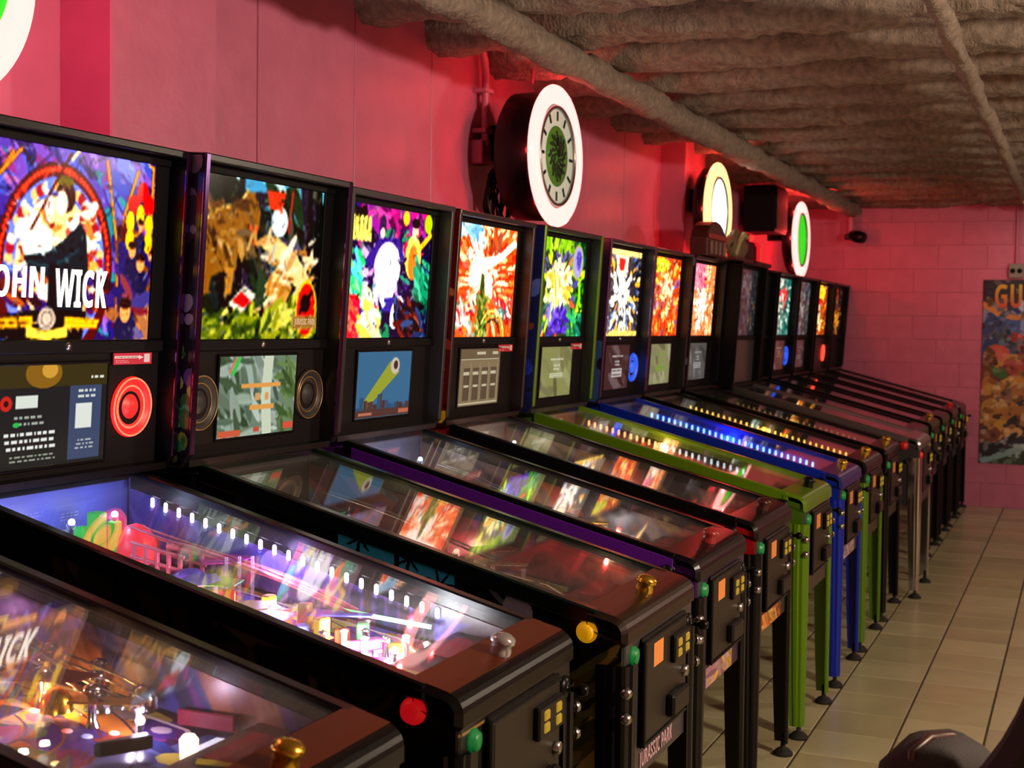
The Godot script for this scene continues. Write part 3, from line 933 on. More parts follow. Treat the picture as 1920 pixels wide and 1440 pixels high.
func toys(root: Node3D, s: int, cols: Array, bright: float, rails: Material) -> void:
	var r := RandomNumberGenerator.new()
	r.seed = s
	# flippers and slingshots
	for sd in [1, -1]:
		var f := part("flipper", shared("flipper", func() -> Mesh:
			return MB.new().prism(PackedVector2Array([Vector2(-0.012, -0.010), Vector2(0.0, -0.013), Vector2(0.07, -0.006), Vector2(0.077, 0.0), Vector2(0.07, 0.006), Vector2(0.0, 0.013), Vector2(-0.012, 0.010)]), 0.0, 0.022, 0.003, false, Transform3D(Basis(Vector3.RIGHT, -PI / 2), Vector3.ZERO)).done()), cols[(s + 3) % cols.size()], root)
		f.position = Vector3(-0.36, field_y(-0.36) + 0.012, sd * 0.095)
		f.rotation.y = (PI / 2 + 0.5) * sd - (0.0 if sd > 0 else 0.0)
		var sl := part("slingshot_plastic", shared("sling", func() -> Mesh:
			return MB.new().prism(PackedVector2Array([Vector2(-0.075, 0.0), Vector2(0.07, -0.012), Vector2(0.075, 0.012), Vector2(-0.05, 0.055)]), 0.0, 0.004, 0.001, false, Transform3D(Basis(Vector3.RIGHT, -PI / 2), Vector3.ZERO)).done()), cols[s % cols.size()], root)
		sl.position = Vector3(-0.47, field_y(-0.47) + 0.045, sd * 0.145)
		sl.scale.z = sd
		for dx in [-0.06, 0.06]:
			var po := part("post", shared("post", func() -> Mesh: return MB.new().lathe([Vector2(0.007, 0), Vector2(0.005, 0.008), Vector2(0.005, 0.04), Vector2(0.008, 0.044), Vector2(0, 0.048)], Transform3D(), 10).done()), M.clear_plastic, root)
			po.position = Vector3(-0.47 + dx, field_y(-0.47 + dx), sd * 0.15)
	# bumpers
	for k in 3:
		var x := -0.80 - 0.07 * (k % 2) - 0.02
		var z := -0.02 + (k - 1) * 0.085
		var b := part("bumper", shared("bumper", func() -> Mesh: return MB.new().lathe([Vector2(0.024, 0), Vector2(0.02, 0.03), Vector2(0.036, 0.036), Vector2(0.036, 0.045), Vector2(0.02, 0.056), Vector2(0, 0.06)], Transform3D(), 20).done()), cols[(k + s) % cols.size()], root)
		b.position = Vector3(x, field_y(x), z)
	# wireform ramps that run down both sides
	for sd in [-1, 1]:
		var zz: float = sd * (0.19 - 0.02 * r.randf())
		for off in [-0.014, 0.014]:
			var path := PackedVector3Array()
			for i in 15:
				var f := i / 14.0
				var x := lerpf(-1.0, -0.42, f)
				path.append(Vector3(x, field_y(x) + lerpf(0.105, 0.05, f), zz + off + sin(f * 5.0 + s) * 0.035 * sd * -1.0 - sd * 0.03 * sin(f * PI)))
			part("wire_ramp", MB.new().tube(path, 0.0028, 6).done(), rails, root)
	# coloured plastics and targets
	for k in 9:
		var x := r.randf_range(-1.05, -0.5)
		var z := r.randf_range(-0.22, 0.22)
		var w := r.randf_range(0.03, 0.07)
		var l := r.randf_range(0.04, 0.10)
		var p := part("plastic", MB.new().prism(PackedVector2Array([Vector2(-l, -w * 0.5), Vector2(l * 0.6, -w), Vector2(l, 0.1 * w), Vector2(0.2 * l, w), Vector2(-l * 0.8, w * 0.6)]), 0, 0.003, 0.0008, false, Transform3D(Basis(Vector3.RIGHT, -PI / 2), Vector3.ZERO)).done(), cols[r.randi() % cols.size()], root)
		p.position = Vector3(x, field_y(x) + r.randf_range(0.045, 0.075), z)
		p.rotation.y = r.randf_range(-0.9, 0.9)
		var po := part("post", shared("post2", func() -> Mesh: return MB.new().lathe([Vector2(0.006, -0.08), Vector2(0.005, 0.0), Vector2(0, 0.002)], Transform3D(), 8).done()), M.clear_plastic, root)
		po.position = p.position
	for k in 5:
		var x := -0.66 - 0.05 * k
		var t := part("target", shared("target", func() -> Mesh: return MB.new().box(Vector3(-0.004, 0, -0.013), Vector3(0.004, 0.04, 0.013), 0.003).done()), cols[(k * 2 + s) % cols.size()], root)
		t.position = Vector3(x, field_y(x), 0.16 - 0.012 * k)
		t.rotation.y = 0.5
	# glowing inserts let into the playfield
	if bright > 0.0:
		for k in 12:
			var x := r.randf_range(-0.8, -0.34)
			var g := part("insert_light", shared("insert", func() -> Mesh: return MB.new().lathe([Vector2(0.009, 0), Vector2(0.008, 0.0012), Vector2(0, 0.0016)], Transform3D(), 12).done()), M.inserts[r.randi() % M.inserts.size()], root)
			g.position = Vector3(x, field_y(x) + 0.0005, r.randf_range(-0.15, 0.15))
			g.rotation.z = -0.165

func pf_art(s: int, base: Color, cols: Array, n := 170, lean := 2.6) -> Paint:
	# playfield print: u across the machine (0 = camera side), v from the back (0) to the player (1)
	var p := Paint.new(256, 512, base, s)
	p.scatter(n, cols, 0, 0, 1, 0.9, 0.02, 0.12, 0.7, 1.2, lean)
	p.soft(1.6)
	p.scatter(int(n * 0.5), cols, 0, 0.05, 1, 0.9, 0.012, 0.05, 0.3, 1.5)
	for k in 9:
		var a := k * 0.35 + 0.2
		p.ell(0.5 + cos(a) * 0.22, 0.62 - sin(a) * 0.1, 0.032, 0.02, cols[k % cols.size()].lightened(0.25), -a)
		p.poly([Vector2(0.2 + k * 0.07, 0.36), Vector2(0.25 + k * 0.07, 0.36), Vector2(0.225 + k * 0.07, 0.40)], cols[(k + 2) % cols.size()].lightened(0.3))
	for k in 5:
		p.ring(0.5, 0.5, 0.08 + 0.09 * k, 0.05 + 0.05 * k, 0.004, cols[k % cols.size()].darkened(0.3))
	for sd in [0.0, 1.0]:
		p.stroke([Vector2(absf(sd - 0.06), 0.35), Vector2(absf(sd - 0.06), 0.72), Vector2(absf(sd - 0.3), 0.84)], 0.008, Color(0.9, 0.85, 0.8))
	return p

# ================================================================================================
# the fifteen machines
# ================================================================================================
func art_glass_window() -> Paint:
	# a stained glass window: lozenges, a beaded arch, gold ribs, a dark coat in the middle
	var p := Paint.new(448, 320, rgb(58, 40, 96), 5)
	p.scatter(260, [rgb(84, 60, 150), rgb(60, 50, 130), rgb(130, 90, 180), rgb(40, 130, 140), rgb(150, 70, 140), rgb(90, 100, 190)], 0, 0, 1, 1, 0.03, 0.10, 0.8, 0.6, 2.0)
	for k in 70:
		var a := Vector2(p.rng.randf(), p.rng.randf())
		var b := a + Vector2(p.rng.randf_range(-0.1, 0.1), p.rng.randf_range(-0.14, 0.14))
		p.stroke([a, b], 0.006, rgb(26, 16, 40))
	# arch
	p.ell(0.44, 0.62, 0.315, 0.54, rgb(90, 18, 14), 0.0, 48)
	for k in 44:
		var a := PI + PI * k / 43.0
		p.ell(0.44 + cos(a) * 0.292, 0.62 + sin(a) * 0.505, 0.011, 0.017, rgb(235, 80, 40))
	p.ell(0.44, 0.62, 0.272, 0.47, rgb(120, 130, 210), 0.0, 48)
	for k in 30:
		var a := PI * 0.95 + PI * 1.1 * k / 29.0
		p.ell(0.44 + cos(a) * 0.245, 0.62 + sin(a) * 0.42, 0.022, 0.03, [rgb(255, 236, 200), rgb(120, 140, 230), rgb(255, 190, 130), rgb(160, 40, 60)][k % 4], a)
	p.ell(0.44, 0.64, 0.215, 0.39, rgb(250, 214, 150), 0.0, 40)
	p.scatter(120, [rgb(255, 240, 200), rgb(255, 220, 150), rgb(255, 250, 240), rgb(240, 170, 90), rgb(170, 60, 50)], 0.26, 0.3, 0.64, 0.8, 0.03, 0.07, 0.5, 1.0, 1.6)
	p.ell(0.34, 0.5, 0.085, 0.10, rgb(255, 250, 235))  # white patches paint the blown-out backlight into the print
	p.ell(0.28, 0.44, 0.06, 0.07, rgb(255, 245, 225))
	for k in 60:
		p.ell(p.rng.randf_range(0.0, 0.76), p.rng.randf_range(0.63, 0.84), p.rng.randf_range(0.02, 0.06), p.rng.randf_range(0.02, 0.04), [rgb(110, 44, 40), rgb(90, 40, 90), rgb(70, 50, 110), rgb(170, 90, 50), rgb(60, 24, 40)][k % 5], 0.4, 8)
	# a generic figure in a dark coat
	p.ell(0.475, 0.25, 0.055, 0.085, rgb(70, 40, 26))
	p.ell(0.455, 0.285, 0.034, 0.065, rgb(255, 232, 206))
	p.ell(0.47, 0.17, 0.05, 0.03, rgb(110, 96, 30))
	p.poly([Vector2(0.56, 0.37), Vector2(0.60, 0.44), Vector2(0.615, 0.62), Vector2(0.59, 0.9), Vector2(0.42, 0.9), Vector2(0.42, 0.68), Vector2(0.30, 0.63), Vector2(0.265, 0.57), Vector2(0.40, 0.54), Vector2(0.49, 0.46)], rgb(20, 42, 48))
	p.stroke([Vector2(0.29, 0.6), Vector2(0.42, 0.62), Vector2(0.56, 0.52)], 0.012, rgb(36, 70, 76))
	p.stroke([Vector2(0.30, 0.44), Vector2(0.44, 0.14), Vector2(0.50, 0.02)], 0.016, rgb(90, 40, 24))
	p.stroke([Vector2(0.50, 0.06), Vector2(0.54, 0.0)], 0.018, rgb(255, 220, 150))
	p.ell(0.53, 0.38, 0.02, 0.05, rgb(255, 250, 240), 0.6)
	# gold ribs and the side panes
	for q in [[0.04, 0.02, 0.10, 0.55], [0.70, 0.03, 0.785, 0.5], [0.785, 0.5, 0.80, 1.0], [0.89, 0.06, 0.815, 0.32], [0.815, 0.32, 0.80, 0.62], [0.20, 0.06, 0.12, 0.2], [0.985, 0.02, 0.985, 1.0], [0.24, 0.04, 0.14, 0.17]]:
		p.stroke([Vector2(q[0], q[1]), Vector2(q[2], q[3])], 0.026, rgb(110, 60, 10))
		p.stroke([Vector2(q[0], q[1]), Vector2(q[2], q[3])], 0.014, rgb(240, 160, 40))
	p.rect(0.82, 0.55, 0.975, 1.0, rgb(90, 50, 40))
	p.scatter(60, [rgb(80, 60, 110), rgb(150, 90, 50), rgb(60, 50, 110), rgb(200, 130, 70), rgb(110, 30, 40)], 0.82, 0.4, 0.98, 1.0, 0.04, 0.09)
	for q in [[0.925, 0.17], [0.875, 0.245], [0.965, 0.24]]:
		p.ell(q[0], q[1], 0.036, 0.055, rgb(226, 24, 26))
	for q in [[0.855, 0.34], [0.915, 0.30], [0.97, 0.35], [0.855, 0.44], [0.97, 0.45]]:
		p.ell(q[0], q[1], 0.026, 0.06, rgb(250, 206, 30))
	for q in [[0.92, 0.36, 0.7], [0.875, 0.50, 0.9], [0.93, 0.57, 1.0], [0.85, 0.84, 1.3]]:
		p.ell(q[0], q[1] + 0.1, 0.05 * q[2], 0.07 * q[2], rgb(48, 44, 74))
		p.ell(q[0], q[1], 0.026 * q[2], 0.048 * q[2], rgb(236, 160, 100))
		p.ell(q[0], q[1] - 0.035 * q[2], 0.028 * q[2], 0.024 * q[2], rgb(60, 36, 24))
	# dark band between the words, medal and ribbon
	p.rect(0.405, 0.6, 0.45, 0.9, rgb(18, 30, 36))
	p.poly([Vector2(0.08, 0.9), Vector2(0.33, 0.84), Vector2(0.62, 0.84), Vector2(0.60, 1.0), Vector2(0.2, 1.0)], rgb(24, 18, 22))
	p.poly([Vector2(0.10, 0.89), Vector2(0.33, 0.87), Vector2(0.33, 0.93), Vector2(0.12, 0.94)], rgb(246, 180, 50))
	p.poly([Vector2(0.50, 0.87), Vector2(0.70, 0.885), Vector2(0.68, 0.935), Vector2(0.50, 0.935)], rgb(246, 180, 50))
	p.poly([Vector2(0.30, 0.92), Vector2(0.40, 0.95), Vector2(0.52, 0.92), Vector2(0.52, 0.98), Vector2(0.41, 1.0), Vector2(0.30, 0.98)], rgb(255, 214, 90))
	p.ell(0.405, 0.885, 0.048, 0.06, rgb(200, 180, 160))
	p.ring(0.405, 0.885, 0.03, 0.038, 0.008, rgb(120, 100, 90))
	p.small_print(0.13, 0.89, 0.32, 0.935, 1, rgb(140, 90, 10))
	return p

func art_jungle() -> Paint:
	var p := Paint.new(416, 300, rgb(30, 44, 34), 12)
	p.scatter(60, [rgb(70, 150, 190), rgb(120, 200, 220), rgb(220, 240, 240)], 0.35, -0.02, 1, 0.22, 0.05, 0.12)
	p.scatter(120, [rgb(30, 50, 26), rgb(44, 40, 24), rgb(60, 50, 70), rgb(24, 40, 40)], 0, 0.05, 1, 0.9, 0.05, 0.13)
	for x in [0.03, 0.18, 0.30, 0.88, 0.96]:
		p.stroke([Vector2(x, 0), Vector2(x + 0.01, 0.8)], 0.06, rgb(30, 24, 18))
	# a large brown reptile on the left, a pale one leaping on the right: plain animals
	p.poly([Vector2(0.02, 0.3), Vector2(0.12, 0.2), Vector2(0.28, 0.17), Vector2(0.33, 0.08), Vector2(0.41, 0.08), Vector2(0.46, 0.2), Vector2(0.45, 0.30), Vector2(0.37, 0.27), Vector2(0.31, 0.4), Vector2(0.28, 0.55), Vector2(0.10, 0.62), Vector2(0.04, 0.5)], rgb(150, 104, 44))
	p.poly([Vector2(0.05, 0.5), Vector2(0.12, 0.52), Vector2(0.09, 0.72), Vector2(0.03, 0.74)], rgb(150, 100, 40))
	p.poly([Vector2(0.20, 0.5), Vector2(0.28, 0.5), Vector2(0.26, 0.72), Vector2(0.21, 0.74)], rgb(190, 136, 64))
	p.poly([Vector2(0.37, 0.27), Vector2(0.45, 0.29), Vector2(0.42, 0.42), Vector2(0.38, 0.40)], rgb(226, 96, 56))
	p.stroke([Vector2(0.05, 0.27), Vector2(0.14, 0.2), Vector2(0.28, 0.17), Vector2(0.35, 0.07)], 0.02, rgb(226, 190, 110))
	p.scatter(36, [rgb(110, 74, 30), rgb(190, 140, 70), rgb(90, 60, 24)], 0.04, 0.15, 0.44, 0.5, 0.02, 0.06)
	p.poly([Vector2(0.46, 0.36), Vector2(0.60, 0.34), Vector2(0.76, 0.42), Vector2(0.92, 0.6), Vector2(0.88, 0.72), Vector2(0.74, 0.62), Vector2(0.62, 0.72), Vector2(0.52, 0.66), Vector2(0.64, 0.5), Vector2(0.48, 0.41)], rgb(255, 214, 150))
	p.poly([Vector2(0.56, 0.7), Vector2(0.66, 0.55), Vector2(0.76, 0.66), Vector2(0.66, 0.86), Vector2(0.5, 0.92)], rgb(214, 156, 84))
	p.scatter(50, [rgb(255, 240, 210), rgb(200, 140, 70), rgb(255, 226, 170)], 0.5, 0.34, 0.92, 0.8, 0.02, 0.06, -0.7)
	p.ell(0.62, 0.24, 0.07, 0.10, rgb(236, 244, 246))
	p.poly([Vector2(0.50, 0.05), Vector2(0.66, 0.05), Vector2(0.65, 0.12), Vector2(0.62, 0.17), Vector2(0.53, 0.17)], rgb(220, 76, 40))
	p.stroke([Vector2(0.72, 0.04), Vector2(0.70, 0.3)], 0.03, rgb(170, 60, 50))
	p.stroke([Vector2(0.40, 0.34), Vector2(0.37, 0.44)], 0.03, rgb(200, 160, 100))
	# a tumbling striped car
	p.poly([Vector2(0.24, 0.78), Vector2(0.36, 0.66), Vector2(0.46, 0.72), Vector2(0.34, 0.84)], rgb(240, 232, 210))
	p.poly([Vector2(0.27, 0.76), Vector2(0.34, 0.70), Vector2(0.42, 0.76), Vector2(0.36, 0.80)], rgb(200, 30, 30))
	p.stroke([Vector2(0.12, 0.88), Vector2(0.24, 0.82)], 0.04, rgb(255, 226, 120))
	p.stroke([Vector2(0.16, 0.92), Vector2(0.40, 0.84), Vector2(0.5, 0.8)], 0.022, rgb(230, 190, 130))
	p.scatter(120, [rgb(140, 150, 40), rgb(90, 110, 34), rgb(190, 190, 60), rgb(50, 70, 26)], 0, 0.86, 1, 1, 0.02, 0.07, -0.6)
	p.scatter(50, [rgb(180, 180, 60), rgb(110, 120, 40), rgb(220, 210, 90)], 0.6, 0.72, 0.86, 0.95, 0.02, 0.06, -0.8)
	# the round badge with its plaque
	p.ell(0.895, 0.80, 0.098, 0.20, rgb(230, 196, 60))
	p.ell(0.895, 0.80, 0.082, 0.175, rgb(206, 40, 40))
	p.ell(0.885, 0.76, 0.045, 0.06, rgb(40, 10, 12), 0.5)
	p.stroke([Vector2(0.84, 0.82), Vector2(0.90, 0.74), Vector2(0.94, 0.68)], 0.03, rgb(40, 10, 12))
	p.rect(0.775, 0.845, 0.995, 0.935, rgb(180, 150, 90))
	p.rect(0.785, 0.855, 0.985, 0.925, rgb(150, 112, 62))
	return p

func art_burst(s: int, base: Color, cols: Array, core: Color, n := 200, cx := 0.5, cy := 0.5, w := 256, h := 192) -> Paint:
	# a busy comic scene: colour strokes round a pale middle that paints in the bright backlight
	var p := Paint.new(w, h, base, s)
	for i in n:
		var a := p.rng.randf() * TAU
		var d := sqrt(p.rng.randf()) * 0.62
		var c: Color = cols[p.rng.randi() % cols.size()]
		p.ell(cx + cos(a) * d, cy + sin(a) * d, p.rng.randf_range(0.02, 0.10), p.rng.randf_range(0.012, 0.04), c.lerp(core, clampf(0.75 - d * 1.6, 0.0, 0.9) * p.rng.randf()), a + p.rng.randf_range(-0.4, 0.4), 9)
	for i in int(n * 0.35):
		var a := p.rng.randf() * TAU
		var d := p.rng.randf() * 0.24
		p.ell(cx + cos(a) * d, cy + sin(a) * d * 1.3, p.rng.randf_range(0.02, 0.06), p.rng.randf_range(0.02, 0.05), core.lerp(cols[p.rng.randi() % cols.size()], p.rng.randf() * 0.35), a, 9)
	return p

func art_heroes() -> Paint:
	# bright comic cover of plain shapes: a caped purple and white figure, an orange one, green and red smoke
	var p := art_burst(21, rgb(40, 26, 60), [rgb(60, 30, 110), rgb(30, 130, 90), rgb(200, 40, 90), rgb(20, 30, 60)], rgb(230, 190, 240), 120, 0.42, 0.45, 384, 288)
	p.scatter(50, [rgb(190, 40, 130), rgb(150, 40, 150), rgb(110, 30, 90)], 0.25, -0.02, 0.9, 0.14, 0.04, 0.1)
	p.poly([Vector2(0.02, 0.02), Vector2(0.14, 0.04), Vector2(0.2, 0.0), Vector2(0.26, 0.22), Vector2(0.02, 0.28)], rgb(20, 16, 20))
	for k in 5:
		p.poly([Vector2(0.05 + k * 0.045, 0.1), Vector2(0.085 + k * 0.045, 0.08), Vector2(0.095 + k * 0.045, 0.28), Vector2(0.05 + k * 0.045, 0.27)], rgb(255, 236, 120))
	p.poly([Vector2(0.20, 0.44), Vector2(0.36, 0.24), Vector2(0.60, 0.22), Vector2(0.68, 0.40), Vector2(0.58, 0.44), Vector2(0.54, 0.34), Vector2(0.36, 0.32), Vector2(0.30, 0.48)], rgb(70, 50, 130))
	p.ell(0.48, 0.46, 0.15, 0.20, rgb(255, 248, 255))
	p.ell(0.47, 0.60, 0.11, 0.14, rgb(255, 246, 250))
	p.ell(0.40, 0.14, 0.035, 0.08, rgb(60, 50, 80))
	p.ell(0.40, 0.20, 0.03, 0.04, rgb(255, 214, 190))
	p.poly([Vector2(0.40, 0.70), Vector2(0.58, 0.68), Vector2(0.56, 0.80), Vector2(0.44, 0.80)], rgb(70, 60, 140))
	p.ell(0.62, 0.8, 0.07, 0.14, rgb(255, 236, 240), 0.5)
	p.ell(0.78, 0.36, 0.10, 0.18, rgb(255, 214, 110))
	p.ell(0.78, 0.40, 0.06, 0.14, rgb(240, 130, 60))
	p.ell(0.79, 0.16, 0.04, 0.06, rgb(255, 220, 170))
	p.ell(0.79, 0.09, 0.05, 0.04, rgb(24, 20, 30))
	p.stroke([Vector2(0.86, 0.28), Vector2(0.95, 0.2), Vector2(0.99, 0.16)], 0.05, rgb(240, 190, 60))
	p.ell(0.95, 0.08, 0.05, 0.08, rgb(170, 190, 30))
	p.ell(0.67, 0.06, 0.04, 0.06, rgb(255, 190, 60))
	p.scatter(26, [rgb(40, 220, 120), rgb(140, 255, 160), rgb(80, 200, 240)], 0.04, 0.4, 0.2, 0.7, 0.03, 0.08)
	p.scatter(40, [rgb(240, 40, 50), rgb(255, 110, 90), rgb(220, 30, 70)], 0.0, 0.72, 0.22, 1.0, 0.03, 0.09)
	p.scatter(30, [rgb(255, 250, 200), rgb(255, 240, 120), rgb(240, 255, 220)], 0.2, 0.66, 0.42, 0.96, 0.03, 0.09, 1.2)
	p.scatter(26, [rgb(20, 110, 80), rgb(30, 160, 120), rgb(90, 200, 160)], 0.84, 0.4, 1.0, 0.74, 0.03, 0.09)
	p.scatter(46, [rgb(30, 26, 40), rgb(120, 50, 30), rgb(50, 70, 110), rgb(16, 14, 20)], 0.62, 0.74, 1.0, 1.0, 0.03, 0.08)
	return p

func art_fire() -> Paint:
	var p := art_burst(33, rgb(220, 96, 50), [rgb(240, 130, 70), rgb(250, 190, 130), rgb(200, 60, 40), rgb(255, 220, 180)], rgb(255, 246, 236), 230, 0.45, 0.42, 320, 240)
	p.scatter(26, [rgb(230, 240, 244), rgb(120, 170, 200)], 0.02, 0.0, 0.4, 0.1, 0.04, 0.09)
	p.scatter(14, [rgb(190, 80, 30), rgb(120, 50, 24)], 0.55, 0.04, 0.72, 0.25, 0.04, 0.09, 1.3)
	p.stroke([Vector2(0.98, 0.12), Vector2(0.72, 0.28), Vector2(0.4, 0.34)], 0.07, rgb(240, 252, 255))
	for k in 7:
		p.stroke([Vector2(0.7, 0.35 + k * 0.06), Vector2(0.98, 0.30 + k * 0.08)], 0.016, rgb(200, 60, 36))
		p.stroke([Vector2(0.04, 0.36 + k * 0.07), Vector2(0.26, 0.42 + k * 0.05)], 0.014, rgb(200, 70, 44))
	p.poly([Vector2(0.455, 0.42), Vector2(0.50, 0.44), Vector2(0.57, 0.95), Vector2(0.40, 1.0)], rgb(74, 90, 40))
	p.scatter(30, [rgb(60, 80, 36), rgb(120, 130, 60), rgb(180, 170, 80)], 0.42, 0.6, 0.56, 1.0, 0.02, 0.06, 0.3)
	p.scatter(50, [rgb(190, 50, 50), rgb(230, 200, 190), rgb(120, 140, 110)], 0.0, 0.68, 0.36, 1.0, 0.03, 0.06)
	p.scatter(40, [rgb(200, 60, 60), rgb(60, 110, 110), rgb(240, 230, 220)], 0.66, 0.64, 1.0, 0.9, 0.02, 0.06)
	for k in 3:
		p.ring(0.67, 1.0, 0.20 - 0.03 * k, 0.24 - 0.04 * k, 0.02, [rgb(250, 220, 120), rgb(120, 160, 60), rgb(60, 60, 30)][k])
	return p

func art_green() -> Paint:
	var p := art_burst(44, rgb(24, 60, 40), [rgb(60, 130, 40), rgb(90, 70, 150), rgb(190, 210, 40), rgb(30, 80, 70), rgb(200, 80, 60)], rgb(255, 244, 190), 220, 0.46, 0.5, 288, 224)
	p.scatter(30, [rgb(150, 190, 30), rgb(120, 170, 20)], 0.1, 0.0, 0.7, 0.1, 0.03, 0.08, 1.2)
	p.ell(0.84, 0.22, 0.12, 0.19, rgb(140, 150, 60))
	p.ell(0.84, 0.22, 0.10, 0.165, rgb(150, 140, 190))
	p.ell(0.86, 0.20, 0.05, 0.10, rgb(90, 80, 150))
	p.stroke([Vector2(0.9, 0.4), Vector2(0.92, 0.6), Vector2(0.84, 0.8), Vector2(0.72, 0.98)], 0.06, rgb(140, 220, 30))
	p.scatter(34, [rgb(80, 50, 170), rgb(60, 40, 130), rgb(110, 100, 220)], 0.3, 0.7, 0.72, 0.95, 0.03, 0.08, -0.6)
	p.scatter(40, [rgb(255, 220, 90), rgb(255, 255, 220), rgb(255, 180, 90)], 0.22, 0.36, 0.7, 0.64, 0.03, 0.07)
	p.scatter(20, [rgb(40, 150, 90), rgb(20, 90, 70)], 0.72, 0.75, 1.0, 1.0, 0.03, 0.08)
	return p

func art_white_gold() -> Paint:
	var p := art_burst(55, rgb(60, 56, 60), [rgb(240, 220, 170), rgb(40, 40, 46), rgb(90, 110, 160), rgb(230, 160, 60), rgb(200, 200, 210)], rgb(255, 252, 244), 200, 0.5, 0.5, 224, 192)
	p.rect(0, 0, 1, 0.07, rgb(220, 196, 130))
	p.poly([Vector2(0.32, 0.07), Vector2(0.66, 0.07), Vector2(0.6, 0.3), Vector2(0.38, 0.3)], rgb(230, 214, 180))
	p.poly([Vector2(0.40, 0.1), Vector2(0.58, 0.1), Vector2(0.54, 0.24), Vector2(0.43, 0.24)], rgb(190, 40, 46))
	p.rect(0, 0.94, 1, 1, rgb(220, 190, 110))
	p.scatter(20, [rgb(30, 30, 36), rgb(60, 60, 70)], 0, 0.4, 0.25, 0.9, 0.04, 0.1, 1.2)
	return p

func screen_info() -> Paint:
	# dark page: logo and lines of text left, blue column with a white square right
	var p := Paint.new(256, 176, rgb(28, 32, 34), 3)
	p.rect(0, 0, 1, 0.22, rgb(60, 52, 18))
	p.ell(0.42, 0.08, 0.16, 0.15, rgb(150, 104, 24))
	p.ell(0.47, 0.05, 0.07, 0.08, rgb(230, 170, 60))
	p.soft(2.0)
	p.rect(0.66, 0.22, 0.96, 0.97, rgb(62, 78, 112))
	p.rect(0.715, 0.40, 0.87, 0.66, rgb(240, 246, 236))
	p.small_print(0.72, 0.25, 0.90, 0.36, 2, rgb(220, 226, 220))
	p.small_print(0.72, 0.76, 0.90, 0.88, 3, rgb(190, 200, 205))
	p.ell(0.11, 0.36, 0.05, 0.075, rgb(220, 40, 30))
	p.ell(0.11, 0.36, 0.02, 0.03, rgb(60, 10, 10))
	p.rect(0.19, 0.29, 0.38, 0.42, rgb(236, 244, 232))
	p.small_print(0.16, 0.48, 0.44, 0.60, 2, rgb(170, 176, 166))
	p.ell(0.2, 0.57, 0.03, 0.025, rgb(40, 200, 80))
	p.small_print(0.10, 0.64, 0.56, 0.84, 3, rgb(250, 252, 240))
	p.small_print(0.13, 0.87, 0.55, 0.95, 2, rgb(170, 176, 160))
	p.small_print(0.84, 0.11, 0.97, 0.17, 1, rgb(236, 240, 226))
	return p

func screen_falls() -> Paint:
	var p := Paint.new(224, 128, rgb(110, 132, 110), 8)
	p.scatter(80, [rgb(90, 112, 90), rgb(150, 168, 150), rgb(60, 84, 56), rgb(176, 190, 178)], 0, 0, 1, 1, 0.06, 0.16)
	p.stroke([Vector2(0.62, 0), Vector2(0.60, 0.5), Vector2(0.64, 1)], 0.22, rgb(206, 216, 190))
	p.scatter(40, [rgb(70, 100, 50), rgb(90, 120, 60)], 0.8, 0.1, 1, 1, 0.05, 0.12)
	p.soft(3.0)
	p.stroke([Vector2(0.24, 0.02), Vector2(0.16, 0.22)], 0.07, rgb(60, 200, 80))
	p.stroke([Vector2(0.20, 0.02), Vector2(0.12, 0.2)], 0.035, rgb(230, 120, 90))
	p.rect(0.28, 0.35, 0.80, 0.41, rgb(230, 160, 80))
	p.rect(0.46, 0.47, 0.52, 0.57, rgb(220, 160, 90))
	p.rect(0.59, 0.47, 0.64, 0.57, rgb(220, 160, 90))
	p.rect(0.40, 0.62, 0.72, 0.69, rgb(230, 160, 80))
	p.rect(0.02, 0.92, 0.3, 1, rgb(210, 90, 60))
	p.rect(0.86, 0.88, 1, 0.97, rgb(220, 80, 60))
	p.rect(0.46, 0.9, 0.54, 0.97, rgb(200, 80, 60))
	return p

func screen_skyline() -> Paint:
	var p := Paint.new(200, 120, rgb(52, 112, 150), 9)
	p.poly([Vector2(0.05, 0.86), Vector2(0.60, 0.14), Vector2(0.78, 0.32), Vector2(0.13, 0.92)], rgb(160, 170, 50))
	p.ell(0.69, 0.22, 0.085, 0.13, rgb(214, 200, 180))
	p.ell(0.70, 0.21, 0.04, 0.07, rgb(70, 44, 40), 0.4)
	var x := 0.0
	while x < 1.0:
		var w := p.rng.randf_range(0.03, 0.08)
		p.rect(x, 0.86 - p.rng.randf() * 0.22, x + w, 1.0, [rgb(40, 84, 122), rgb(88, 60, 52), rgb(74, 52, 48)][p.rng.randi() % 3])
		x += w
	p.rect(0.0, 0.88, 1.0, 1.0, rgb(86, 56, 50))
	p.rect(0.06, 0.92, 0.3, 0.97, rgb(200, 120, 90))
	p.rect(0.8, 0.9, 1.0, 0.97, rgb(200, 110, 80))
	return p

func screen_table(bg: Color, fg: Color) -> Paint:
	var p := Paint.new(160, 120, bg, 10)
	p.rect(0, 0, 1, 0.2, bg.darkened(0.2))
	p.rect(0.4, 0.05, 0.62, 0.10, fg)
	p.rect(0.8, 0.05, 0.95, 0.10, fg)
	p.rect(0.02, 0.18, 0.98, 0.205, fg)
	for k in 4:
		var x := 0.10 + 0.225 * k
		p.rect(x, 0.34, x + 0.16, 0.92, bg.darkened(0.35))
		p.rect(x, 0.40, x + 0.14, 0.46, fg)
		p.rect(x + 0.02, 0.64, x + 0.14, 0.69, fg)
		p.rect(x + 0.165, 0.25, x + 0.18, 0.95, fg.darkened(0.2))
	p.rect(0.02, 0.95, 0.98, 0.975, fg)
	return p

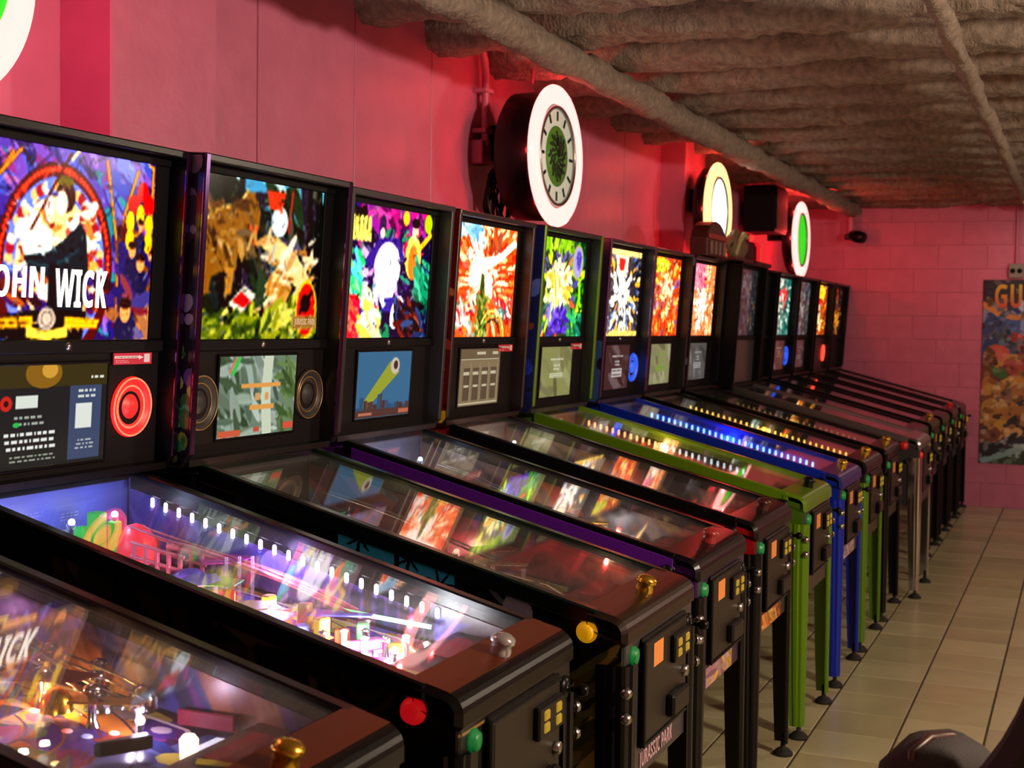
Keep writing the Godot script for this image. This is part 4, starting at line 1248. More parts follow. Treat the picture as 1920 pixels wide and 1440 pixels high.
func screen_words(bg: Color, fg: Color, s: int, blocky := 0.4) -> Paint:
	var p := Paint.new(128, 96, bg, s)
	p.scatter(14, [bg.lightened(0.12), bg.darkened(0.15)], 0, 0, 1, 1, 0.1, 0.25)
	p.soft(4.0)
	p.small_print(0.28, 0.22, 0.74, 0.30, 1, fg)
	p.small_print(0.40, 0.34, 0.62, 0.50, 2, fg)
	p.rect(0.30, 0.54, 0.72, 0.54 + blocky * 0.4, fg)
	p.small_print(0.32, 0.55, 0.70, 0.53 + blocky * 0.4, 2, bg)
	return p

func wrap(img: Image, base: Color, rough := 0.35) -> StandardMaterial3D:
	return print_mat(img, rough, Color.WHITE)

func solid(c: Color, rough := 0.35, metal := 0.0) -> StandardMaterial3D:
	return mat(c, rough, metal)

func machines() -> void:
	M.panel = mat(rgb(19, 15, 16), 0.5, 0.0, 0.25)
	M.yellow_card = mat(rgb(176, 150, 40), 0.5)
	M.red_card = mat(rgb(128, 26, 34), 0.5)
	M.grey_speaker = mat(rgb(46, 44, 44), 0.5, 0.3)
	M.speaker_ring = mat(rgb(150, 120, 80), 0.35, 0.6)
	M.red_speaker = glow(Color(1.0, 0.10, 0.10), 1.6, rgb(150, 20, 20))
	M.red_ring = glow(Color(1.0, 0.5, 0.35), 1.3, rgb(200, 60, 50))
	M.blue_speaker = glow(Color(0.08, 0.35, 1.0), 1.3, rgb(40, 70, 150))
	M.inserts = [glow(Color(1, 0.95, 0.85), 1.2), glow(Color(1, 0.25, 0.15), 0.8), glow(Color(1, 0.8, 0.2), 0.9), glow(Color(0.4, 0.6, 1.0), 0.8)]
	var white_led := glow(Color(0.93, 0.9, 1.0), 5.0)
	var orange_led := glow(Color(1.0, 0.66, 0.36), 4.0)
	var pale_led := glow(Color(0.8, 0.95, 1.0), 1.6)
	var blue_led := glow(Color(0.55, 0.8, 1.0), 5.0)
	var yellow_led := glow(Color(1.0, 0.82, 0.3), 4.0)
	var dim_yellow := glow(Color(0.8, 0.7, 0.15), 0.6)
	var sticker_img := Paint.new(96, 32, rgb(196, 40, 60), 2)
	sticker_img.rect(0.03, 0.28, 0.70, 0.52, rgb(230, 220, 220))
	sticker_img.poly([Vector2(0.66, 0.2), Vector2(0.78, 0.4), Vector2(0.66, 0.6)], rgb(230, 220, 220))
	sticker_img.small_print(0.06, 0.32, 0.64, 0.48, 1, rgb(60, 30, 34))
	sticker_img.small_print(0.05, 0.62, 0.40, 0.9, 2, rgb(236, 190, 196))
	sticker_img.rect(0.80, 0.12, 0.96, 0.88, rgb(220, 214, 214))
	var sticker := print_mat(sticker_img.img, 0.5)
	var black := mat(rgb(12, 10, 12), 0.3, 0.0, 0.35)
	var C := func(a: Array) -> Array:
		var r := []
		for c in a:
			r.append(mat(c, 0.3))
		return r

	var plate := func(base: Color, cols: Array, s: int) -> Material:   # picture strip under a coin door
		var p := Paint.new(128, 32, base, s)
		p.scatter(30, cols, 0, 0, 1, 1, 0.1, 0.4, 0.4, 0.8, 1.4)
		p.soft(2.0)
		return print_mat(p.img, 0.5)

	# 1: the machine at the lower left corner; its head is outside the frame
	var f1 := pf_art(101, rgb(52, 24, 58), [rgb(110, 40, 90), rgb(70, 40, 120), rgb(200, 120, 50), rgb(160, 60, 40), rgb(40, 50, 110), rgb(190, 170, 60), rgb(60, 90, 60), rgb(170, 150, 160)], 230)
	var in1 := Paint.new(384, 96, rgb(40, 18, 40), 201)
	in1.scatter(150, [rgb(90, 40, 110), rgb(50, 50, 120), rgb(120, 60, 40), rgb(70, 30, 70), rgb(150, 80, 50), rgb(30, 26, 60)], 0, 0, 1, 1, 0.04, 0.2, 0.9, 0.3, 3.0)
	in1.soft(2.0)
	var in2 := Paint.new(384, 96, rgb(92, 72, 152), 202)
	in2.poly([Vector2(0.35, 0.0), Vector2(1, 0.0), Vector2(1, 1), Vector2(0.84, 1), Vector2(0.8, 0.75)], rgb(84, 40, 92))
	in2.poly([Vector2(0.55, 0.0), Vector2(1, 0.0), Vector2(1, 1), Vector2(0.86, 1), Vector2(0.8, 0.7)], rgb(52, 20, 36))
	in2.scatter(40, [rgb(80, 64, 160), rgb(110, 60, 140), rgb(60, 60, 150)], 0, 0.3, 0.75, 1, 0.08, 0.25)
	for k in 26:
		in2.rect(0.02 + k * 0.03, 0.72 - in2.rng.randf() * 0.2, 0.045 + k * 0.03, 1.0, [rgb(30, 26, 60), rgb(44, 34, 70), rgb(60, 40, 50)][k % 3])
	in2.soft(2.0)
	var in3 := Paint.new(384, 96, rgb(70, 90, 120), 203)
	in3.scatter(40, [rgb(110, 130, 150), rgb(50, 70, 100)], 0, 0, 1, 0.5, 0.08, 0.25)
	in3.scatter(60, [rgb(70, 20, 30), rgb(50, 24, 30), rgb(90, 30, 40)], 0, 0.5, 1, 1, 0.1, 0.3, 0.3)
	for k in 6:
		var x := 0.30 + 0.11 * k
		in3.stroke([Vector2(x, 1.0), Vector2(x + 0.01, 0.35)], 0.08, rgb(70, 22, 28))
		for j in 7:
			in3.ell(x + 0.01 + cos(j * 0.9) * 0.025, 0.33 + sin(j * 0.9) * 0.12, 0.03, 0.05, rgb(60, 24, 30), j * 0.9)
	in3.soft(1.6)
	var in5 := Paint.new(256, 64, rgb(70, 56, 52), 205)
	in5.scatter(90, [rgb(120, 100, 90), rgb(110, 50, 40), rgb(60, 60, 70), rgb(150, 120, 70), rgb(40, 30, 34)], 0, 0, 1, 1, 0.06, 0.3, 0.6, 0.6, 2.0)
	in5.soft(2.0)
	var m := machine({"label": "black pinball machine in the lower left corner with a brown lockbar and gold button", "x": -0.951, "z": -1.327, "body": black, "trim": M.dark_metal, "lockbar": M.dark_metal, "lockbar_top": M.brown_steel, "button": M.gold, "legs": M.black,
		"art": lit_print(art_burst(61, rgb(90, 40, 60), [rgb(190, 90, 40), rgb(80, 50, 120), rgb(200, 160, 60)], rgb(255, 230, 190)).img, 1.6), "screen": lit_print(screen_words(rgb(40, 40, 50), rgb(200, 200, 190), 4).img, 0.6), "field": print_mat(f1.img, 0.25), "speakers": M.grey_speaker, "inner": print_mat(in1.img, 0.3), "apron": mat(rgb(92, 70, 72), 0.4), "card_a": mat(rgb(200, 180, 40), 0.5), "head_lamp": 0.10})
	toys(m, 1, C.call([rgb(120, 40, 60), rgb(180, 110, 40), rgb(60, 50, 120), rgb(190, 180, 170), rgb(40, 60, 50)]), 1.0, M.chrome)
	toys(m, 9, C.call([rgb(90, 30, 60), rgb(140, 90, 40), rgb(50, 40, 90), rgb(110, 40, 30), rgb(120, 110, 120)]), 0.0, M.steel)
	flood(m, [[-0.56, -0.12, 0.035, Color(1.0, 0.8, 0.5)], [-0.40, -0.14, 0.02, Color(0.95, 0.85, 1.0)], [-0.90, -0.10, 0.016, Color(0.9, 0.6, 0.9)], [-0.42, 0.10, 0.02, Color(1.0, 0.85, 0.7)], [-0.72, -0.02, 0.012, Color(1.0, 0.7, 0.5)]])
	tower(m)

	# 2: stained glass head, violet playfield
	var f2 := pf_art(102, rgb(60, 36, 70), [rgb(160, 50, 70), rgb(80, 70, 160), rgb(210, 150, 60), rgb(110, 30, 60), rgb(60, 60, 120), rgb(190, 190, 90), rgb(200, 110, 140)], 220)
	var side2 := Paint.new(384, 192, rgb(14, 12, 13), 7)
	side2.scatter(26, [rgb(70, 34, 12), rgb(50, 26, 12), rgb(36, 30, 26)], 0.35, 0.1, 0.62, 0.5, 0.02, 0.07, 1.2, 0.4)
	side2.ring(0.86, 0.38, 0.05, 0.10, 0.02, rgb(48, 34, 16))
	side2.ring(0.86, 0.38, 0.03, 0.06, 0.014, rgb(40, 26, 14))
	side2.scatter(20, [rgb(44, 32, 24), rgb(30, 26, 24)], 0.6, 0.25, 0.8, 0.6, 0.02, 0.05)
	side2.soft(1.5)
	var front2 := Paint.new(192, 128, rgb(26, 22, 20), 7)
	for x in [0.02, 0.055, 0.09, 0.90, 0.935, 0.97]:
		front2.rect(x, 0.16, x + 0.02, 1.0, rgb(150, 112, 64))
	m = machine({"label": "pinball machine with white lettering on a stained glass backglass and a violet lit playfield", "x": -0.940, "z": -2.055, "body": black, "head_dx": 0.03, "edge": M.purple_chrome, "side": print_mat(side2.img, 0.3), "front": print_mat(front2.img, 0.35), "trim": M.black, "lockbar": M.dark_metal, "lockbar_top": M.brown_steel, "button": M.clear_dome, "legs": M.black,
		"art": lit_print(art_glass_window().worked(420, 0.006, 0.018, 4.5).img, 2.1), "screen": lit_print(screen_info().worked(0, 0.0, 0.0, 2.0).img, 0.85), "screen_rect": Rect2(-0.138, 0.036, 0.345, 0.214), "field": print_mat(f2.img, 0.25), "speakers": M.red_speaker, "speaker_z": [-0.228], "flip": M.red_button, "inner": print_mat(in2.img, 0.35), "board": mat(rgb(60, 70, 150), 0.4), "price": false, "card_a": mat(rgb(150, 140, 40), 0.5),
		"letters": [["JOHN", 0.225, 0.725, 0.31, 0.205, M.letter_light], ["WICK", 0.585, 0.725, 0.29, 0.20, M.letter_light]], "sticker": sticker, "head_lamp": 0.16, "head_color": Color(1, 0.8, 0.65),
		"led": {"n": 21, "x0": -1.03, "x1": -0.30, "mats": [white_led, white_led], "color": Color(0.72, 0.62, 1.0), "power": 0.045, "drop": 0.06}})
	toys(m, 2, C.call([rgb(190, 40, 60), rgb(220, 120, 40), rgb(90, 80, 190), rgb(60, 150, 60), rgb(220, 190, 60), rgb(190, 60, 150)]), 1.0, M.pink_rail)
	flood(m, [[-1.03, 0.16, 0.02, Color(0.75, 0.8, 1.0)], [-1.03, 0.02, 0.02, Color(0.7, 0.75, 1.0)], [-1.03, -0.12, 0.02, Color(0.75, 0.8, 1.0)], [-0.34, -0.10, 0.20, Color(0.95, 0.97, 1.0)], [-0.38, -0.01, 0.14, Color(0.95, 0.97, 1.0)], [-0.30, -0.06, 0.10, Color(0.95, 0.97, 1.0)], [-0.75, 0.0, 0.04, Color(1.0, 0.6, 0.8)], [-0.62, -0.12, 0.03, Color(1.0, 0.8, 0.6)]])
	city(m)

	# 3: jungle
	var f3 := pf_art(103, rgb(40, 30, 34), [rgb(90, 30, 36), rgb(60, 60, 70), rgb(120, 70, 40), rgb(40, 70, 80), rgb(110, 110, 60), rgb(70, 80, 120)], 190)
	var side3 := Paint.new(512, 256, rgb(14, 18, 18), 8)
	side3.poly([Vector2(0.45, 0.04), Vector2(0.69, 0.18), Vector2(0.69, 0.6), Vector2(0.45, 0.5)], rgb(60, 205, 255))
	for x in [0.45, 0.575]:
		side3.stroke([Vector2(x, 0.02), Vector2(x, 0.6)], 0.02, rgb(30, 30, 30))
	for q in [[0.50, 0.20], [0.60, 0.26], [0.66, 0.34]]:
		for k in 7:
			var a := k * 0.9
			side3.ell(q[0] + cos(a) * 0.014, q[1] + sin(a) * 0.022, 0.016, 0.005, rgb(14, 34, 40), a)
		side3.stroke([Vector2(q[0], q[1]), Vector2(q[0] - 0.01, q[1] + 0.2)], 0.007, rgb(14, 26, 30))
	side3.scatter(24, [rgb(60, 80, 100), rgb(36, 40, 50)], 0.12, 0.1, 0.36, 0.4, 0.02, 0.06, 1.0)
	side3.ell(0.81, 0.40, 0.03, 0.045, rgb(150, 170, 190), 0.5)
	side3.stroke([Vector2(0.74, 0.30), Vector2(0.78, 0.38)], 0.02, rgb(90, 110, 120))
	side3.scatter(110, [rgb(90, 84, 20), rgb(60, 70, 24), rgb(120, 110, 30), rgb(40, 50, 20)], 0.80, 0.60, 1.0, 1.0, 0.02, 0.06, -0.7, 0.5, 4.0)
	var cheek3 := Paint.new(128, 384, rgb(20, 14, 20), 14)
	cheek3.scatter(40, [rgb(60, 30, 50), rgb(40, 20, 30), rgb(90, 70, 90)], 0, 0, 1, 0.6, 0.03, 0.1, 1.2)
	cheek3.scatter(60, [rgb(110, 110, 30), rgb(50, 90, 40), rgb(90, 60, 110), rgb(40, 100, 50)], 0, 0.6, 1, 1, 0.02, 0.08, -0.7)
	m = machine({"label": "pinball machine with a jungle backglass and a yellow flipper button on its palm painted side", "x": -0.876, "z": -2.752, "body": mat(rgb(12, 30, 24), 0.22), "side": print_mat(side3.img, 0.22), "front": mat(rgb(58, 52, 56), 0.35), "trim": mat(rgb(8, 34, 24), 0.25, 0.4), "gi": 0.035, "cheek_line": M.purple_chrome, "lockbar": mat(rgb(44, 30, 20), 0.35, 0.4), "button": M.gold, "legs": M.black,
		"art": lit_print(art_jungle().worked(450, 0.006, 0.02, 5.5).img, 1.5), "screen": lit_print(screen_falls().worked(0, 0.0, 0.0, 2.0).img, 0.95), "field": print_mat(f3.img, 0.22), "speakers": M.grey_speaker, "flip": M.yellow_button, "inner": print_mat(in3.img, 0.3), "apron": mat(rgb(96, 30, 36), 0.4), "card_a": mat(rgb(130, 104, 30), 0.5),
		"head": mat(rgb(20, 18, 20), 0.3), "cheek": print_mat(cheek3.img, 0.15), "edge": M.purple_chrome, "front_text": "JURASSIC PARK", "letters": [["JURASSIC PARK", 0.885, 0.89, 0.19, 0.055, mat(rgb(235, 220, 190), 0.5)]], "head_lamp": 0.06, "head_color": Color(1, 0.85, 0.6)})
	toys(m, 3, C.call([rgb(120, 40, 40), rgb(60, 70, 80), rgb(150, 90, 40), rgb(90, 100, 60), rgb(150, 30, 40)]), 0.0, M.steel)

	# 4: purple
	var f4 := pf_art(104, rgb(48, 40, 44), [rgb(110, 100, 100), rgb(60, 60, 80), rgb(140, 90, 40), rgb(90, 40, 60), rgb(50, 70, 60), rgb(180, 150, 60)], 190)
	var cheek4 := Paint.new(96, 320, rgb(54, 54, 60), 15)
	cheek4.ring(0.9, 0.28, 0.6, 0.10, 0.008, rgb(150, 150, 156))
	cheek4.scatter(16, [rgb(110, 110, 118), rgb(40, 40, 46)], 0.1, 0.02, 0.9, 0.2, 0.02, 0.05, 1.5, 0.3)
	cheek4.stroke([Vector2(0.3, 0.78), Vector2(0.3, 0.68), Vector2(0.6, 0.68), Vector2(0.7, 0.58)], 0.006, rgb(160, 160, 166))
	cheek4.rect(0, 0.82, 1, 1, rgb(34, 34, 40))
	m = machine({"label": "pinball machine with purple side stripe and a bright comic backglass over a skyline screen", "x": -0.928, "z": -3.544, "body": mat(rgb(78, 30, 120), 0.3), "gi": 0.022, "trim": M.black, "lockbar": M.black, "button": mat(rgb(150, 40, 40), 0.3), "legs": M.black, "front": mat(rgb(50, 32, 56), 0.35),
		"art": lit_print(art_heroes().worked(380, 0.008, 0.022, 5.0).img, 2.1), "screen": lit_print(screen_skyline().worked(0, 0.0, 0.0, 2.0).img, 0.85), "field": print_mat(f4.img, 0.22), "inner": print_mat(in5.img, 0.3), "board": mat(rgb(90, 96, 130), 0.4), "head": mat(rgb(40, 38, 42), 0.35), "cheek": print_mat(cheek4.img, 0.35), "stripe": mat(rgb(104, 34, 170), 0.3, 0.2), "front_plate": plate.call(rgb(170, 130, 140), [rgb(200, 160, 60), rgb(150, 100, 120), rgb(190, 150, 150)], 301), "head_lamp": 0.16, "head_color": Color(1, 0.8, 0.85)})
	toys(m, 4, C.call([rgb(150, 110, 40), rgb(190, 190, 190), rgb(90, 60, 110), rgb(150, 50, 40)]), 1.0, M.steel)
	flood(m, [[-0.45, -0.08, 0.035, Color(1, 1, 1)], [-1.02, 0.1, 0.012, Color(0.8, 0.85, 1)], [-1.02, -0.1, 0.012, Color(0.8, 0.85, 1)]])

	# 5: red and black
	var f5 := pf_art(105, rgb(56, 36, 34), [rgb(120, 30, 30), rgb(150, 140, 130), rgb(90, 60, 40), rgb(110, 110, 110), rgb(170, 60, 40)], 180)
	var cheek5 := Paint.new(96, 320, rgb(96, 18, 24), 16)
	cheek5.scatter(50, [rgb(150, 30, 30), rgb(60, 12, 18), rgb(200, 80, 30)], 0, 0.3, 1, 1, 0.02, 0.07, 1.2)
	for k in 6:
		cheek5.stroke([Vector2(0.3, 0.5 + k * 0.07), Vector2(0.9, 0.46 + k * 0.07)], 0.012, rgb(240, 200, 90))
	cheek5.rect(0.3, 0.94, 1.0, 1.0, rgb(220, 180, 40))
	m = machine({"label": "red pinball machine with black rails and a fiery backglass with green spire", "x": -0.942, "z": -4.311, "body": mat(rgb(150, 14, 20), 0.3), "gi": 0.022, "trim": M.black, "lockbar": M.black, "button": mat(rgb(60, 20, 20), 0.3), "legs": M.black, "front": mat(rgb(40, 36, 40), 0.35),
		"art": lit_print(art_fire().worked(350, 0.008, 0.025, 4.5).img, 2.4), "screen": lit_print(screen_table(rgb(150, 132, 96), rgb(226, 216, 180)).img, 0.7), "field": print_mat(f5.img, 0.22), "inner": print_mat(in5.img, 0.3), "board": mat(rgb(120, 110, 110), 0.4), "head": mat(rgb(30, 18, 20), 0.35), "cheek": print_mat(cheek5.img, 0.3), "sticker": sticker, "front_plate": plate.call(rgb(170, 84, 30), [rgb(220, 120, 40), rgb(110, 40, 20), rgb(200, 150, 60)], 302), "head_lamp": 0.16, "head_color": Color(1, 0.72, 0.5)})
	toys(m, 5, C.call([rgb(170, 40, 30), rgb(200, 190, 180), rgb(120, 80, 40), rgb(210, 170, 60)]), 1.0, M.steel)
	flood(m, [[-1.0, 0.1, 0.014, Color(1, 0.9, 0.7)], [-1.0, -0.1, 0.014, Color(1, 0.95, 0.9)]])

	# 6: green
	var f6 := pf_art(106, rgb(60, 36, 30), [rgb(150, 60, 40), rgb(170, 140, 110), rgb(90, 120, 110), rgb(190, 110, 50), rgb(110, 30, 40)], 180)
	var lime := mat(rgb(92, 134, 16), 0.28, 0.25)
	var cheek6 := Paint.new(96, 320, rgb(24, 30, 90), 17)
	cheek6.scatter(40, [rgb(30, 50, 160), rgb(20, 20, 50), rgb(60, 80, 190), rgb(110, 40, 30)], 0, 0.3, 1, 1, 0.03, 0.09)
	m = machine({"label": "pinball machine with lime green rails, legs and head trim", "x": -0.929, "z": -5.064, "body": mat(rgb(60, 96, 20), 0.3), "gi": 0.022, "trim": lime, "lockbar": lime, "button": M.black, "legs": lime, "front": mat(rgb(52, 44, 44), 0.35),
		"art": lit_print(art_green().worked(350, 0.008, 0.025, 4.5).img, 2.6), "screen": lit_print(screen_words(rgb(150, 156, 90), rgb(230, 236, 200), 5, 0.25).img, 0.75), "field": print_mat(f6.img, 0.22), "inner": mat(rgb(120, 70, 40), 0.3), "board": mat(rgb(160, 120, 100), 0.4), "head": mat(rgb(34, 40, 34), 0.35), "cheek": print_mat(cheek6.img, 0.3), "edge": lime, "sticker": sticker, "head_lamp": 0.14, "head_color": Color(0.95, 1, 0.6),
		"led": {"n": 26, "x0": -1.04, "x1": -0.36, "mats": [orange_led, pale_led], "split": 0.47, "color": Color(1.0, 0.7, 0.4), "power": 0.03, "drop": 0.062}})
	toys(m, 6, C.call([rgb(170, 70, 40), rgb(200, 180, 150), rgb(90, 130, 120)]), 1.0, M.steel)

	# 7: blue
	var f7 := pf_art(107, rgb(40, 40, 50), [rgb(90, 110, 110), rgb(190, 110, 50), rgb(110, 100, 90), rgb(60, 60, 90), rgb(160, 150, 130)], 160)
	var blue := mat(rgb(14, 40, 170), 0.28, 0.2)
	var cheek7 := Paint.new(96, 320, rgb(40, 26, 44), 18)
	cheek7.rect(0, 0.62, 1, 1, rgb(50, 80, 130))
	cheek7.scatter(20, [rgb(70, 40, 60), rgb(30, 20, 36), rgb(70, 110, 160)], 0, 0, 1, 1, 0.03, 0.09)
	m = machine({"label": "pinball machine with royal blue body, rails and legs and a blue row of lamps", "x": -0.930, "z": -5.870, "body": blue, "gi": 0.008, "trim": blue, "lockbar": mat(rgb(30, 40, 120), 0.28, 0.3), "button": M.gold, "legs": blue, "front": mat(rgb(48, 40, 44), 0.35),
		"art": lit_print(art_white_gold().worked(300, 0.01, 0.03, 4.0).img, 2.8), "screen": lit_print(screen_words(rgb(64, 36, 40), rgb(220, 216, 210), 6, 0.5).img, 0.7), "field": print_mat(f7.img, 0.22), "inner": mat(rgb(20, 70, 190), 0.3), "board": mat(rgb(110, 120, 150), 0.4), "speakers": M.blue_speaker, "speaker_z": [-0.25], "head": mat(rgb(26, 24, 40), 0.35), "cheek": print_mat(cheek7.img, 0.3), "edge": M.purple_chrome, "front_plate": plate.call(rgb(150, 120, 130), [rgb(180, 150, 150), rgb(100, 80, 100)], 303), "head_lamp": 0.12, "head_color": Color(1, 0.95, 0.85),
		"led": {"n": 28, "x0": -1.0, "x1": -0.22, "mats": [blue_led, blue_led], "base": glow(Color(0.05, 0.3, 1.0), 0.9, rgb(10, 40, 160)), "color": Color(0.15, 0.4, 1.0), "power": 0.05, "drop": 0.06}})  # strip base glows to stand in for the bloom of its bulbs
	toys(m, 7, C.call([rgb(190, 120, 50), rgb(120, 120, 110), rgb(80, 90, 130)]), 0.0, M.steel)

	# 8 to 15: farther and smaller
	var far_field := print_mat(pf_art(108, rgb(46, 40, 40), [rgb(110, 90, 60), rgb(90, 90, 100), rgb(150, 80, 50), rgb(60, 70, 80)], 120).img, 0.2)
	var cheek8 := Paint.new(64, 224, rgb(30, 26, 46), 19)
	cheek8.scatter(40, [rgb(60, 50, 110), rgb(90, 90, 130), rgb(20, 16, 30)], 0, 0, 1, 1, 0.03, 0.1, 1.0)
	var orange := art_burst(71, rgb(200, 80, 30), [rgb(240, 120, 40), rgb(255, 190, 90), rgb(190, 50, 30), rgb(120, 90, 160)], rgb(255, 236, 190), 150, 0.55, 0.45, 176, 144)
	orange.ell(0.35, 0.1, 0.3, 0.09, rgb(190, 190, 40))
	m = machine({"label": "pinball machine on green legs with an orange backglass and a yellow row of lamps", "x": -0.93, "z": -6.578, "body": mat(rgb(30, 26, 26), 0.3), "gi": 0.012, "trim": M.black, "lockbar": M.dark_metal, "button": M.gold, "legs": mat(rgb(84, 128, 14), 0.3, 0.2),
		"art": lit_print(orange.worked(400, 0.015, 0.05, 2.6).img, 2.0), "screen": lit_print(screen_words(rgb(150, 150, 104), rgb(120, 170, 50), 11).img, 0.75), "field": far_field, "inner": mat(rgb(110, 90, 30), 0.3), "cheek": print_mat(cheek8.img, 0.3), "near": false, "head_lamp": 0.08, "head_color": Color(1, 0.7, 0.4),
		"led": {"n": 28, "x0": -1.0, "x1": -0.18, "mats": [yellow_led, yellow_led], "color": Color(1.0, 0.8, 0.3), "power": 0.04, "drop": 0.06}})
	var rosy := art_burst(72, rgb(220, 140, 90), [rgb(250, 200, 150), rgb(230, 130, 80), rgb(255, 230, 200), rgb(200, 90, 60)], rgb(255, 250, 244), 150, 0.5, 0.6, 176, 144)
	rosy.rect(0.12, 0.0, 0.62, 0.34, rgb(226, 120, 140))
	rosy.scatter(30, [rgb(220, 110, 130), rgb(240, 160, 170)], 0.12, 0.0, 0.62, 0.34, 0.03, 0.08)
	machine({"label": "black pinball machine on black legs under the arched topper sign, pale pink and orange backglass", "x": -0.93, "z": -7.32, "body": black, "trim": M.black, "button": M.gold, "legs": M.black,
		"art": lit_print(rosy.worked(400, 0.015, 0.05, 2.6).img, 2.4), "screen": lit_print(screen_words(rgb(110, 104, 100), rgb(200, 200, 196), 12).img, 0.6), "field": far_field, "inner": mat(rgb(70, 64, 20), 0.3), "cheek": print_mat(cheek8.img, 0.3), "near": false, "head_lamp": 0.08, "head_color": Color(1, 0.8, 0.65),
		"led": {"n": 22, "x0": -0.92, "x1": -0.25, "mats": [dim_yellow, dim_yellow], "color": Color(1.0, 0.8, 0.3), "power": 0.004, "drop": 0.055}})
	var grey := art_burst(73, rgb(60, 60, 68), [rgb(110, 110, 122), rgb(40, 40, 46), rgb(150, 120, 90)], rgb(150, 150, 160), 90, 0.5, 0.3, 128, 112)
	machine({"label": "older pinball machine on bright chrome legs with a dim silvery backglass", "x": -0.84, "z": -8.03, "body": mat(rgb(40, 38, 42), 0.4), "head": mat(rgb(11, 10, 12), 0.45, 0.0, 0.2), "trim": M.steel, "lockbar": M.steel, "legs": M.chrome, "price": false, "flip": M.red_plastic, "start": M.red_button,
		"art": lit_print(grey.worked(400, 0.015, 0.05, 2.6).img, 0.35), "field": far_field, "near": false, "inner": mat(rgb(60, 50, 50), 0.3), "panel": mat(rgb(70, 66, 68), 0.25)})
	var cone := Paint.new(128, 112, rgb(26, 24, 28), 74)
	cone.poly([Vector2(0.45, 0.1), Vector2(0.2, 1.0), Vector2(0.8, 1.0)], rgb(120, 80, 84))  # pinkish cone painted in for the reflection in the dark glass
	cone.soft(3.0)
	machine({"label": "dark pinball machine beside the chrome legged one, dusky cone on its dim backglass", "x": -0.93, "z": -8.80, "body": mat(rgb(96, 92, 96), 0.45), "head": mat(rgb(11, 10, 12), 0.45, 0.0, 0.2), "trim": M.black, "legs": mat(rgb(130, 124, 126), 0.4, 0.3), "start": M.red_button,
		"art": lit_print(cone.img, 0.4), "screen": lit_print(screen_words(rgb(60, 140, 160), rgb(150, 220, 230), 13, 0.5).img, 0.8), "screen_rect": Rect2(-0.11, 0.09, 0.22, 0.12), "field": far_field, "near": false})
	var teal := art_burst(75, rgb(60, 110, 100), [rgb(40, 150, 140), rgb(230, 240, 220), rgb(30, 60, 60)], rgb(255, 255, 230), 110, 0.4, 0.3, 144, 112)
	teal.scatter(20, [rgb(240, 40, 50), rgb(220, 60, 60)], 0.1, 0.2, 0.75, 0.5, 0.04, 0.1)
	machine({"label": "pinball machine with a teal and white backglass and two blue glowing speakers", "x": -0.93, "z": -9.56, "body": black, "trim": M.dark_metal, "button": M.gold, "legs": M.black, "near": false, "speakers": M.blue_speaker,
		"art": lit_print(teal.worked(400, 0.015, 0.05, 2.6).img, 1.8), "screen": lit_print(screen_words(rgb(96, 56, 52), rgb(200, 170, 120), 14, 0.1).img, 0.6), "field": far_field, "head_lamp": 0.05})
	var dusk := art_burst(76, rgb(70, 60, 60), [rgb(110, 130, 120), rgb(60, 80, 130), rgb(170, 110, 90)], rgb(190, 190, 180), 90, 0.5, 0.5, 112, 96)
	machine({"label": "black pinball machine with a muted grey green backglass, third from the far wall", "x": -0.93, "z": -10.32, "body": black, "trim": M.dark_metal, "legs": M.dark_metal, "near": false,
		"art": lit_print(dusk.worked(400, 0.015, 0.05, 2.6).img, 0.8), "screen": lit_print(screen_words(rgb(90, 60, 60), rgb(150, 130, 130), 15).img, 0.4), "field": far_field})
	var yellow := art_burst(77, rgb(140, 70, 20), [rgb(230, 120, 40), rgb(120, 60, 20), rgb(250, 200, 80)], rgb(255, 244, 200), 90, 0.45, 0.7, 112, 128)
	yellow.ell(0.5, 0.14, 0.34, 0.14, rgb(255, 190, 40))
	yellow.ell(0.55, 0.34, 0.2, 0.06, rgb(190, 50, 20))
	machine({"label": "black pinball machine with a blazing yellow and white backglass, second from the far wall", "x": -0.93, "z": -11.10, "body": black, "trim": M.black, "legs": M.black, "near": false, "button": M.red_plastic,
		"art": lit_print(yellow.worked(400, 0.015, 0.05, 2.6).img, 2.4), "panel": mat(rgb(60, 20, 18), 0.4), "field": far_field, "speakers": M.red_speaker, "head_lamp": 0.05, "head_color": Color(1, 0.7, 0.35)})
	var ember := art_burst(78, rgb(50, 22, 16), [rgb(220, 80, 30), rgb(240, 150, 40), rgb(90, 30, 20), rgb(40, 40, 46)], rgb(250, 190, 70), 100, 0.6, 0.6, 112, 96)
	machine({"label": "last black pinball machine against the far wall with an ember red backglass", "x": -0.93, "z": -11.87, "body": black, "trim": M.black, "legs": M.black, "near": false,
		"art": lit_print(ember.worked(400, 0.015, 0.05, 2.6).img, 1.2), "field": far_field, "speakers": M.red_speaker, "speaker_z": [0.2]})

